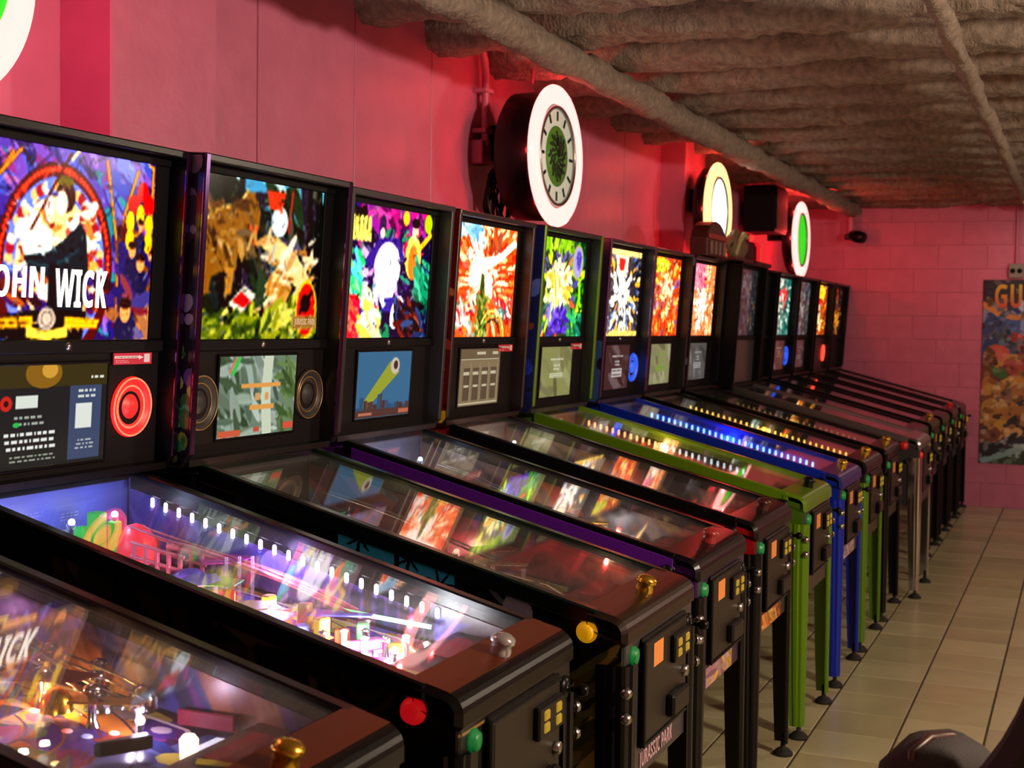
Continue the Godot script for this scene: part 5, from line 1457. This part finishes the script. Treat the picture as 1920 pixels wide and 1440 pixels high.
func flood(root: Node3D, spots: Array, shine := 4.0) -> void:
	# small lamps placed to light the playfields, under plastics and along the back boards
	for q in spots:
		var b := part("bulb_light", shared("bulb", func() -> Mesh: return MB.new().lathe([Vector2(0, -0.008), Vector2(0.006, -0.0055), Vector2(0.008, 0), Vector2(0.006, 0.0055), Vector2(0, 0.008)], Transform3D(), 12).done()), glow(q[3], shine), root)
		var y: float = field_y(q[0]) + (0.032 if q[0] > -0.95 else 0.125)
		b.position = Vector3(q[0], y, q[1])
		var stem := part("bulb_socket", shared("bsocket", func() -> Mesh: return MB.new().lathe([Vector2(0.004, -0.045), Vector2(0.004, -0.006), Vector2(0, -0.004)], Transform3D(), 8).done()), M.black, b)
		stem.position = Vector3.ZERO
		var l := OmniLight3D.new()
		l.name = "bulb_lamp"
		l.light_color = q[3]
		l.light_energy = q[2]
		l.light_size = 0.01
		l.omni_range = 3.0
		l.omni_attenuation = 2.0
		l.shadow_enabled = true
		l.position = b.position
		root.add_child(l)

func tower(root: Node3D) -> void:
	# glinting metal posts, a ball lane and little lamps on the nearest playfield
	part("ball_lane", MB.new().tube(PackedVector3Array([Vector3(-0.66, field_y(-0.66) + 0.05, 0.10), Vector3(-0.63, field_y(-0.63) + 0.05, -0.08), Vector3(-0.575, field_y(-0.575) + 0.045, -0.17)]), 0.009, 10).done(), M.chrome, root)
	for k in 6:
		var x := -0.66 + 0.035 * k
		var p := part("metal_post", shared("mpost", func() -> Mesh: return MB.new().lathe([Vector2(0.012, 0), Vector2(0.008, 0.01), Vector2(0.008, 0.05), Vector2(0.014, 0.055), Vector2(0.014, 0.065), Vector2(0, 0.07)], Transform3D(), 14).done()), M.chrome, root)
		p.position = Vector3(x, field_y(x), -0.23 + 0.05 * (k % 3))
	for k in 3:
		var x := -0.53 + 0.04 * k
		var d := part("metal_dome", shared("mdome", func() -> Mesh: return MB.new().lathe([Vector2(0.026, 0), Vector2(0.024, 0.02), Vector2(0.014, 0.034), Vector2(0, 0.04)], Transform3D(), 18).done()), M.gold if k == 0 else M.chrome, root)
		d.position = Vector3(x, field_y(x) + 0.02, -0.10 - 0.055 * k)
	part("lane_guide", MB.new().box(Vector3(-0.40, field_y(-0.40), -0.240), Vector3(-0.29, field_y(-0.29) + 0.045, -0.234), 0.002).done(), mat(rgb(120, 24, 50), 0.3), root)
	part("window_light", MB.new().box(Vector3(-0.315, field_y(-0.315) + 0.006, -0.225), Vector3(-0.27, field_y(-0.27) + 0.008, -0.16), 0.002).done(), glow(Color(0.9, 0.92, 1.0), 0.9), root)
	var tall := part("lantern_light", MB.new().lathe([Vector2(0.013, 0), Vector2(0.015, 0.036), Vector2(0.009, 0.044), Vector2(0, 0.045)], Transform3D(), 14).done(), glow(Color(1.0, 0.93, 0.8), 2.0), root)
	tall.position = Vector3(-0.29, field_y(-0.29) + 0.005, -0.115)
	for z in [-0.005, 0.04]:
		var e := part("eye_light", shared("eye", func() -> Mesh: return MB.new().lathe([Vector2(0.008, 0), Vector2(0.007, 0.006), Vector2(0, 0.008)], Transform3D(), 12).done()), glow(Color(1.0, 0.95, 0.9), 2.4), root)
		e.position = Vector3(-0.47, field_y(-0.47) + 0.01, z)
	# the ball apron's yellow arrow strips
	for k in 2:
		var a := part("arrow_strip", MB.new().box(Vector3(-0.045, 0.0, -0.012), Vector3(0.045, 0.0016, 0.012)).done(), mat(rgb(196, 186, 30), 0.5), root)
		a.position = Vector3(-0.19, 0.8725, -0.02 - 0.05 * k)
		a.rotation = Vector3(0, 0.5, deg_to_rad(-6.3))

func city(root: Node3D) -> void:
	# green-edged towers, red dome and pink cage at the back of the violet playfield
	var green := glow(Color(0.25, 0.9, 0.3), 0.5, rgb(30, 120, 40))
	var red := glow(Color(1.0, 0.2, 0.25), 0.8, rgb(200, 50, 60))
	var pink := mat(rgb(226, 120, 130), 0.3)
	for q in [[-1.06, -0.05, 0.10, 0.014], [-1.05, -0.085, 0.13, 0.016], [-1.03, -0.12, 0.11, 0.012], [-1.0, -0.02, 0.06, 0.012]]:
		var t := part("tower_light", MB.new().box(Vector3(-q[3], 0, -q[3]), Vector3(q[3], q[2], q[3]), 0.003).done(), green, root)
		t.position = Vector3(q[0], field_y(q[0]), q[1])
	var d := part("red_dome", MB.new().lathe([Vector2(0.045, 0), Vector2(0.048, 0.03), Vector2(0.04, 0.06), Vector2(0.02, 0.082), Vector2(0, 0.088)], Transform3D(), 20).done(), red, root)  # red dome shape that glows by itself
	d.position = Vector3(-1.0, field_y(-1.0) + 0.02, -0.155)
	for k in 5:
		for j in 2:
			var x := -0.96 + 0.03 * k
			var b := part("cage_bar", shared("cbar", func() -> Mesh: return MB.new().box(Vector3(-0.004, 0, -0.004), Vector3(0.004, 0.08, 0.004), 0.001).done()), pink, root)
			b.position = Vector3(x, field_y(x), -0.10 - 0.08 * j)
	for j in 3:
		for z in [-0.10, -0.18]:
			part("cage_ring", MB.new().tube(PackedVector3Array([Vector3(-0.97, field_y(-0.97) + 0.02 + 0.03 * j, z), Vector3(-0.83, field_y(-0.83) + 0.02 + 0.03 * j, z)]), 0.004, 6).done(), pink, root)
	for off in [0.0, 0.022, 0.04]:
		var path := PackedVector3Array()
		for i in 13:
			var f := i / 12.0
			var x := lerpf(-0.92, -0.46, f)
			path.append(Vector3(x, field_y(x) + 0.075 - 0.03 * f, -0.16 - 0.05 * sin(f * PI) - off * 0.8))
		part("ribbon_ramp", MB.new().tube(path, 0.006, 8).done(), pink, root)
	var hc := [rgb(210, 110, 40), rgb(190, 150, 60), rgb(190, 50, 50), rgb(90, 90, 170), rgb(220, 190, 70), rgb(200, 90, 50), rgb(70, 140, 80)]
	for k in 14:
		var x := -0.74 + 0.025 * k
		var h := part("house", shared("house%d" % (k % 3), func() -> Mesh: return MB.new().box(Vector3(-0.014, 0, -0.012), Vector3(0.014, 0.03 + 0.012 * (k % 3), 0.012), 0.003).done()), mat(hc[k % 7], 0.4), root)
		h.position = Vector3(x, field_y(x), 0.02 - 0.035 * (k % 5) - 0.004 * k)
		h.rotation.y = 0.4 * k
	for k in 3:
		part("clear_tube", MB.new().tube(PackedVector3Array([Vector3(-0.75 + 0.02 * k, field_y(-0.72), -0.14 - 0.02 * k), Vector3(-0.75 + 0.02 * k, field_y(-0.72) + 0.10, -0.14 - 0.02 * k)]), 0.004, 8).done(), M.clear_plastic, root)
	part("green_rail_light", MB.new().tube(PackedVector3Array([Vector3(-0.47, field_y(-0.47) + 0.05, -0.15), Vector3(-0.30, field_y(-0.30) + 0.045, -0.225)]), 0.005, 8).done(), glow(Color(0.2, 1.0, 0.35), 1.2), root)
	# a clump of clear posts that catch the white light in front
	for k in 8:
		var x := -0.44 + 0.025 * k
		var p := part("clear_post", shared("cpost", func() -> Mesh: return MB.new().lathe([Vector2(0.008, 0), Vector2(0.006, 0.01), Vector2(0.006, 0.035), Vector2(0.009, 0.04), Vector2(0, 0.045)], Transform3D(), 10).done()), M.white_plastic if k % 2 else M.chrome, root)
		p.position = Vector3(x, field_y(x), -0.02 - 0.03 * (k % 3) - 0.012 * k)

# ================================================================================================
# clocks, wall fittings, toppers, poster, chair
# ================================================================================================
func clock(z: float, y: float, x: float, face: StandardMaterial3D, ring: Color, power: float, label: String, inner: Color, marks: bool, deep := 0.17, cast := Color(1.0, 0.20, 0.20), throw := 1.0) -> void:
	var t := thing("neon_clock", label, "clock", Vector3(x, y, z), 0.0, "")
	var xf := turned(Vector3.RIGHT)
	part("case", MB.new().lathe([Vector2(0, -deep), Vector2(0.24, -deep), Vector2(0.268, -deep + 0.02), Vector2(0.272, -0.02), Vector2(0.262, 0.0), Vector2(0.0, 0.0)], xf, 56).done(), M.black, t)
	# cleat that holds the case off the wall
	part("bracket", MB.new().box(Vector3(WALL_X - x + 0.001, -0.0, -0.12), Vector3(-deep + 0.005, 0.14, 0.02), 0.004).done(), M.black_matte, t)
	part("neon_tube", MB.new().torus(0.258, 0.040, turned(Vector3.RIGHT, Vector3(0.015, 0, 0)).scaled_local(Vector3(1, 0.55, 1)), 72, 16).done(), glow(ring, power, Color(0.06, 0.05, 0.05)), t)
	if inner.a > 0.0:
		part("inner_neon_tube", MB.new().torus(0.198, 0.011, turned(Vector3.RIGHT, Vector3(0.03, 0, 0)), 60, 8).done(), glow(inner, 1.1, Color(0.05, 0.05, 0.05)), t)
	part("bezel", MB.new().torus(0.205, 0.009, turned(Vector3.RIGHT, Vector3(0.022, 0, 0)), 56, 8).done(), M.steel, t)
	part("glowing_face", MB.new().lathe([Vector2(0.205, 0.012), Vector2(0.2, 0.016), Vector2(0, 0.017)], xf, 48).done(), face, t)
	if marks:
		for k in 12:
			var a := TAU * k / 12.0
			part("hour_mark", MB.new().cbox(Vector3(0.019, cos(a) * 0.168, -sin(a) * 0.168), Vector3(0.004, 0.04, 0.013), 0.001, Basis(Vector3.RIGHT, -a)).done(), M.black, t)
		var petal := mat(rgb(34, 46, 24), 0.6)
		part("picture", MB.new().lathe([Vector2(0.128, 0.017), Vector2(0.125, 0.02), Vector2(0, 0.021)], xf, 40).done(), glow(Color(0.25, 0.5, 0.1), 0.18, rgb(80, 130, 44)), t)  # faint green glow added to hold its colour under the red neon
		for k in 40:
			var a := k * 2.399
			var r := 0.013 * sqrt(float(k)) + 0.012
			part("picture_leaf", MB.new().cbox(Vector3(0.0235, cos(a) * r, -sin(a) * r), Vector3(0.004, 0.034, 0.012), 0.001, Basis(Vector3.RIGHT, -a + 0.4)).done(), petal, t)
		part("hour_hand", MB.new().cbox(Vector3(0.031, 0.035, 0.01), Vector3(0.002, 0.085, 0.009), 0.0008, Basis(Vector3.RIGHT, 0.3)).done(), M.black, t)
		part("minute_hand", MB.new().cbox(Vector3(0.034, -0.05, -0.02), Vector3(0.002, 0.13, 0.007), 0.0008, Basis(Vector3.RIGHT, -0.4)).done(), M.black, t)
	for k in 6:   # the tube throws its light all round: small lamps close along its outer side
		var an := TAU * (k + 0.5) / 6.0
		var l := OmniLight3D.new()
		l.name = "neon_lamp"
		l.light_color = cast
		l.light_energy = 0.1 * throw
		l.light_size = 0.012
		l.omni_range = 12.0
		l.omni_attenuation = 2.0
		l.shadow_enabled = true
		l.position = Vector3(0.016, cos(an) * 0.312, sin(an) * 0.312)
		t.add_child(l, true)

func clocks() -> void:
	var rose := Color(1.0, 0.66, 0.63)
	var none := Color(0, 0, 0, 0)
	var white_glow_face := glow(Color(0.86, 0.9, 0.8), 0.30, rgb(205, 205, 196))  # dial given an added glow so it stays white beside the red neon
	clock(-2.03, 2.235, -2.10, glow(Color(0.95, 1.0, 0.95), 2.2), rose, 2.3, "glowing white clock with a green and red neon ring above the stained glass machine", Color(0.2, 0.9, 0.15), false, 0.17, Color(1.0, 0.46, 0.56), 0.9)
	clock(-5.45, 2.235, -2.10, white_glow_face, rose, 2.3, "neon wall clock with a dark leafy picture on its face", none, true, 0.17, Color(1.0, 0.20, 0.20), 0.42)
	clock(-8.22, 2.225, -2.10, glow(Color(0.93, 1.0, 0.98), 2.6), Color(1.0, 0.80, 0.52), 2.0, "blazing white round clock with an amber neon ring behind the boxes on the backboxes", none, false, 0.08, Color(1.0, 0.22, 0.2), 0.5)
	clock(-10.87, 2.22, -2.10, glow(Color(0.14, 0.86, 0.12), 1.0, Color(0.1, 0.3, 0.1)), rose, 2.3, "green faced neon clock nearest the far wall", none, false, 0.09, Color(1.0, 0.22, 0.22), 1.5)

func wall_fittings() -> void:
	# pink conduit that bends down from the ceiling to the bundle of cords
	var t := thing("conduit", "pink painted conduit bending down the wall beside the leafy clock", "conduit", Vector3(WALL_X, 0, -5.30))
	var path := PackedVector3Array()
	path.append(Vector3(0.10, 2.86, 0.10))
	for k in 9:
		var a := PI / 2 * k / 8.0
		path.append(Vector3(0.045, 2.56 + cos(a) * 0.18, -0.0 + 0.18 - sin(a) * 0.18 - 0.06))
	path.append(Vector3(0.045, 2.28, -0.06))
	part("tube", MB.new().tube(path, 0.017, 10).done(), M.pink2, t)
	for y in [2.5, 2.33]:
		part("strap", MB.new().box(Vector3(0.0, y, -0.10), Vector3(0.066, y + 0.02, -0.02), 0.003).done(), M.pink2, t)
	part("outlet_box", MB.new().box(Vector3(0.0, 2.20, -0.11), Vector3(0.055, 2.30, -0.01), 0.005).done(), M.pink2, t)
	# bundle of cords hanging from it
	var b := thing("cord_bundle", "tangle of black cords and plugs hanging on the wall below the conduit", "cords", Vector3(WALL_X + 0.055, 2.1, -5.34))
	for k in 7:
		var loop := PackedVector3Array()
		var r := 0.075 + 0.018 * (k % 3)
		for i in 17:
			var a := TAU * i / 16.0
			loop.append(Vector3(0.02 + 0.012 * (k % 4) + 0.01 * sin(a * 2.0 + k), cos(a) * r * 1.15 - 0.03 - 0.006 * k, sin(a) * r * (0.5 + 0.07 * k) - 0.012 * k))
		part("cord_loop", MB.new().tube(loop, 0.0055, 6).done(), M.black, b)
	part("plug", MB.new().cbox(Vector3(0.045, 0.05, -0.02), Vector3(0.05, 0.055, 0.045), 0.008).done(), M.black, b)
	part("tie", MB.new().cbox(Vector3(0.05, -0.01, -0.03), Vector3(0.05, 0.018, 0.03), 0.004).done(), M.chrome, b)
	var tail := PackedVector3Array()
	for i in 15:
		var f := i / 14.0
		tail.append(Vector3(0.03, 0.02 - sin(f * PI * 0.9) * 0.16 + f * 0.03, -0.02 - f * 0.26))
	part("cord", MB.new().tube(tail, 0.007, 6).done(), M.black, b)
	# cord of the leafy clock up to the ceiling
	var cc := thing("clock_cord", "thin cord running from the leafy clock up to the ceiling", "cord", Vector3(-2.2, 2.545, -5.45))
	part("cord", MB.new().tube(PackedVector3Array([Vector3(0, 0.0, 0.0), Vector3(0.0, 0.08, -0.02), Vector3(-0.03, 0.16, -0.06), Vector3(-0.02, 0.33, -0.10)]), 0.007, 6).done(), M.pink_joint, cc)
	# loudspeaker
	var s := thing("loudspeaker", "black loudspeaker box mounted high on the wall past the blazing white clock", "speaker", Vector3(-2.25, 2.235, -10.3))
	part("cabinet", MB.new().box(Vector3(-0.12, 0, -0.21), Vector3(0.12, 0.345, 0.21), 0.008).done(), M.black_matte, s)
	part("grille", MB.new().box(Vector3(0.12, 0.02, -0.19), Vector3(0.13, 0.325, 0.19), 0.004).done(), M.rubber, s)
	part("wall_arm", MB.new().box(Vector3(-0.165, 0.12, -0.04), Vector3(-0.12, 0.24, 0.04), 0.004).done(), M.dark_metal, s)
	# dropped pipe with a small black camera at the far end
	var d := thing("security_camera", "small black camera on a pink drop pipe by the far wall", "camera", Vector3(-1.93, 2.30, -12.28))
	part("drop_pipe", MB.new().tube(PackedVector3Array([Vector3(0, 0.58, 0), Vector3(0, 0.04, 0)]), 0.03, 12).done(), M.pink2, d)
	part("mount", MB.new().cbox(Vector3(0, 0.03, 0), Vector3(0.09, 0.05, 0.09), 0.01).done(), M.black, d)
	part("lens_body", MB.new().lathe([Vector2(0, -0.07), Vector2(0.045, -0.065), Vector2(0.055, 0.0), Vector2(0.05, 0.07), Vector2(0, 0.075)], turned(Vector3(0.75, -0.2, 0.6), Vector3(0.07, 0.03, 0.05)), 18).done(), M.black, d)
	# socket with its conduit above the poster
	var o := thing("wall_socket", "grey socket box with a conduit above the poster", "socket", Vector3(-0.56, 2.04, FAR_Z))
	part("box", MB.new().box(Vector3(-0.06, -0.06, 0), Vector3(0.06, 0.06, 0.045), 0.005).done(), mat(rgb(128, 122, 118), 0.5), o)
	for x in [-0.028, 0.028]:
		part("outlet", MB.new().lathe([Vector2(0.022, 0.0), Vector2(0.02, 0.006), Vector2(0, 0.006)], turned(Vector3.BACK, Vector3(x, 0, 0.045)), 14).done(), M.black_matte, o)
	part("conduit", MB.new().tube(PackedVector3Array([Vector3(0, 0.06, 0.02), Vector3(0, 0.62, 0.02)]), 0.012, 8).done(), M.pink2, o)
	var f := thing("ceiling_light", "white fluorescent fitting hung under the joists near the far wall", "light", Vector3(-0.19, 2.54, -11.75))
	part("housing", MB.new().box(Vector3(-0.3, 0.0, -0.12), Vector3(0.3, 0.06, 0.12), 0.01).done(), M.white_plastic, f)
	part("light_lens", MB.new().box(Vector3(-0.28, -0.015, -0.1), Vector3(0.28, 0.0, 0.1), 0.005).done(), glow(Color(1, 0.97, 0.9), 1.2), f)
	for x in [-0.2, 0.2]:
		part("hanger", MB.new().tube(PackedVector3Array([Vector3(x, 0.06, 0), Vector3(x, 0.34, 0)]), 0.004, 5).done(), M.steel, f)
	var al := AreaLight3D.new()
	al.name = "tube_lamp"
	al.area_size = Vector2(0.56, 0.2)
	al.light_color = Color(1, 0.93, 0.82)
	al.light_energy = 0.5
	al.area_range = 12.0
	al.area_attenuation = 2.0
	al.shadow_enabled = true
	al.rotation = Vector3(-PI / 2, 0, 0)
	al.position = Vector3(0, -0.02, 0)
	f.add_child(al)

func toppers() -> void:
	# things standing on the backboxes in front of the white clock
	var a := thing("topper_sign", "dark red arched topper sign standing on the backbox in front of the white clock", "topper", Vector3(-1.985, 1.92, -7.62))
	var arch := PackedVector2Array([Vector2(-0.21, 0), Vector2(0.21, 0), Vector2(0.21, 0.1)])
	for k in 9:
		var an := PI * k / 8.0
		arch.append(Vector2(cos(an) * 0.2, 0.1 + sin(an) * 0.1))
	arch.append(Vector2(-0.21, 0.1))
	var side := Transform3D(Basis(Vector3(0, 0, -1), Vector3.UP, Vector3.RIGHT), Vector3.ZERO)
	part("board", MB.new().prism(arch, -0.05, 0.05, 0.006, false, side).done(), mat(rgb(70, 22, 18), 0.5), a)
	part("band", MB.new().box(Vector3(0.05, 0.095, -0.2), Vector3(0.06, 0.125, 0.2), 0.003).done(), mat(rgb(150, 40, 24), 0.5), a)
	for k in 4:
		part("slat", MB.new().box(Vector3(0.05, 0.012, -0.165 + k * 0.095), Vector3(0.062, 0.085, -0.12 + k * 0.095), 0.003).done(), mat(rgb(120, 84, 78), 0.5), a)
	var b := thing("topper_figure", "lumpy brown topper sculpture standing beside the arched topper sign", "topper", Vector3(-1.98, 1.924, -8.26))
	var nz := FastNoiseLite.new()
	nz.seed = 5
	nz.frequency = 5.0
	var mb := MB.new().smooth(1)
	var P := func(i: int, k: int) -> Vector3:
		var u := PI * i / 12.0
		var w := TAU * k / 20.0
		var dd := Vector3(sin(u) * cos(w), cos(u), sin(u) * sin(w))
		var q := dd * (1.0 + 0.4 * nz.get_noise_3dv(dd * 0.5))
		return Vector3(q.x * 0.05, maxf(0.0, 0.085 + q.y * 0.1), q.z * 0.22)
	for i in 12:
		for k in 20:
			mb.quad(P.call(i, k), P.call(i + 1, k), P.call(i + 1, k + 1), P.call(i, k + 1), P.call(i, k) + P.call(i + 1, k + 1) - Vector3(0, 0.17, 0))
	part("rock", mb.done(), mat(rgb(112, 84, 60), 0.7), b)
	part("crest", MB.new().tube(PackedVector3Array([Vector3(0.035, 0.03, 0.17), Vector3(0.045, 0.12, 0.1), Vector3(0.05, 0.165, 0.0), Vector3(0.045, 0.15, -0.08)]), 0.016, 8).done(), mat(rgb(170, 160, 110), 0.6), b)
	part("plinth", MB.new().box(Vector3(-0.06, 0, -0.22), Vector3(0.06, 0.02, 0.22), 0.004).done(), mat(rgb(90, 30, 26), 0.6), b)
	var c := thing("topper_display", "red lit topper panel with stepped edge under the loudspeaker", "topper", Vector3(-1.99, 1.92, -8.85))
	part("panel_light", MB.new().prism(PackedVector2Array([Vector2(-0.2, 0.19), Vector2(0.2, 0.22), Vector2(0.2, 0.05), Vector2(0.12, 0.02), Vector2(0.02, 0.02), Vector2(0.02, 0.12), Vector2(-0.06, 0.15), Vector2(-0.2, 0.15)]), 0.0, 0.03, 0.003, false, side).done(), glow(Color(1.0, 0.12, 0.16), 0.75, Color(0.5, 0.1, 0.1)), c)
	part("base", MB.new().box(Vector3(-0.08, 0, -0.22), Vector3(0.06, 0.025, 0.22), 0.004).done(), M.black_matte, c)
	part("back_plate", MB.new().box(Vector3(-0.03, 0.02, -0.21), Vector3(-0.005, 0.2, 0.21), 0.003).done(), M.black_matte, c)

func poster() -> void:
	# a comic poster; only its left part is in the picture. One plain fantasy scene in the same colours
	var p := Paint.new(300, 480, rgb(34, 28, 44), 91)
	p.scatter(60, [rgb(30, 50, 110), rgb(50, 80, 150), rgb(40, 40, 70), rgb(90, 110, 130)], 0, 0.15, 1, 0.45, 0.03, 0.12, -0.5)
	p.scatter(70, [rgb(150, 90, 40), rgb(190, 130, 50), rgb(110, 50, 30), rgb(160, 60, 40)], 0, 0.42, 1, 0.85, 0.03, 0.11, -0.9)
	p.scatter(26, [rgb(60, 100, 40), rgb(150, 30, 30), rgb(190, 60, 40)], 0.1, 0.3, 1, 0.5, 0.03, 0.08)
	p.ell(0.32, 0.17, 0.14, 0.035, rgb(120, 140, 200), -0.3)
	p.stroke([Vector2(0.0, 0.13), Vector2(0.12, 0.18), Vector2(0.22, 0.2), Vector2(0.4, 0.2)], 0.03, rgb(196, 130, 66))
	p.poly([Vector2(0, 1), Vector2(1, 1), Vector2(1, 0.78), Vector2(0.5, 0.88)], rgb(40, 60, 40))
	p.stroke([Vector2(0.02, 0.99), Vector2(0.25, 0.93), Vector2(0.46, 0.87)], 0.035, rgb(130, 160, 170))
	p.scatter(40, [rgb(200, 150, 60), rgb(170, 110, 50)], 0.05, 0.55, 0.7, 0.8, 0.02, 0.06, -1.0)
	p.worked(700, 0.012, 0.04, 2.0)
	var t := thing("poster", "tall colourful poster with yellow and orange title lettering on the far wall", "poster", Vector3(-0.285, 0.385, FAR_Z))
	var q := MB.new()
	q.panel(0.014, 0, 1.575, -0.535, 0.535, 0.012)
	var o := part("print", q.done(), print_mat(p.img, 0.35), t)
	o.rotation.y = -PI / 2
	var ink := mat(Color.WHITE, 0.5)
	ink.vertex_color_use_as_albedo = true
	var w := part("lettering", words("GUARDIANS", 0.94, 0.20, 0.003, true, [rgb(206, 170, 40), rgb(196, 66, 34)]), ink, t)
	w.rotation.y = -PI / 2
	w.rotation.x = 0.0
	w.position = Vector3(0.03, 1.44, 0.0145)
	part("edge", MB.new().box(Vector3(-0.54, -0.005, 0.001), Vector3(0.54, 1.58, 0.0018)).done(), M.black, t)

func chair() -> void:
	# dark padded chair standing close to the camera: the end of an armrest and the side of its back reach into the frame
	var cloth := mat(rgb(44, 34, 35), 0.8)
	cloth.normal_enabled = true
	cloth.normal_texture = noise_tex(0.2, 256, true, 2.0, 61)
	cloth.uv1_triplanar = true
	cloth.uv1_scale = Vector3(6, 6, 6)
	var t := thing("armchair", "dark padded armchair with a curved back and rounded armrest close to the camera", "chair", Vector3(0.17, 0.0, -2.2))
	# back: a curved slab whose near side rises to the right
	var outl := PackedVector2Array()
	for q in [[-0.345, 0.30], [-0.345, 0.80], [-0.325, 0.82], [-0.30, 0.845], [-0.272, 0.89], [-0.252, 0.932], [-0.232, 0.985], [-0.195, 1.06], [-0.12, 1.12], [0.0, 1.15], [0.14, 1.13], [0.24, 1.07], [0.29, 0.98], [0.31, 0.86], [0.32, 0.3]]:
		outl.append(Vector2(q[0], q[1]))
	part("backrest", MB.new().prism(outl, -0.06, 0.06, 0.025).done(), cloth, t)
	# armrest: thick pad with a rolled top
	for s in [-1, 1]:
		var path := PackedVector3Array()
		for q in [[-0.40, 0.66, 0.05], [-0.405, 0.76, 0.02], [-0.40, 0.815, -0.01], [-0.378, 0.83, -0.05], [-0.35, 0.822, -0.10], [-0.325, 0.79, -0.16], [-0.32, 0.74, -0.26], [-0.32, 0.68, -0.44]]:
			path.append(Vector3(q[0] * -s, q[1], q[2]))
		part("armrest", MB.new().tube(path, 0.057, 14, false, 0.9).done(), cloth, t)
		var ridge_path := PackedVector3Array()
		for q in path:
			ridge_path.append(q + Vector3(0.0, 0.05, 0.016))
		part("ridge_highlight", MB.new().tube(ridge_path.slice(1, 7), 0.007, 8).done(), mat(rgb(70, 36, 26), 0.35), t)  # reddish tube stands in for the lit ridge of the armrest
		part("arm_panel", MB.new().box(Vector3(-0.425 * -s if s > 0 else -0.425, 0.34, -0.46), Vector3(0.425 if s > 0 else -0.345, 0.74, 0.04), 0.02).done() if s < 0 else MB.new().box(Vector3(0.345, 0.34, -0.46), Vector3(0.425, 0.74, 0.04), 0.02).done(), cloth, t)
	part("seat", MB.new().box(Vector3(-0.345, 0.30, -0.52), Vector3(0.345, 0.46, -0.06), 0.04).done(), cloth, t)
	for x in [-0.3, 0.3]:
		for z in [-0.44, 0.0]:
			part("leg", MB.new().lathe([Vector2(0, 0), Vector2(0.02, 0), Vector2(0.028, 0.34), Vector2(0, 0.34)], Transform3D(Basis(), Vector3(x, 0, z)), 12).done(), M.black, t)
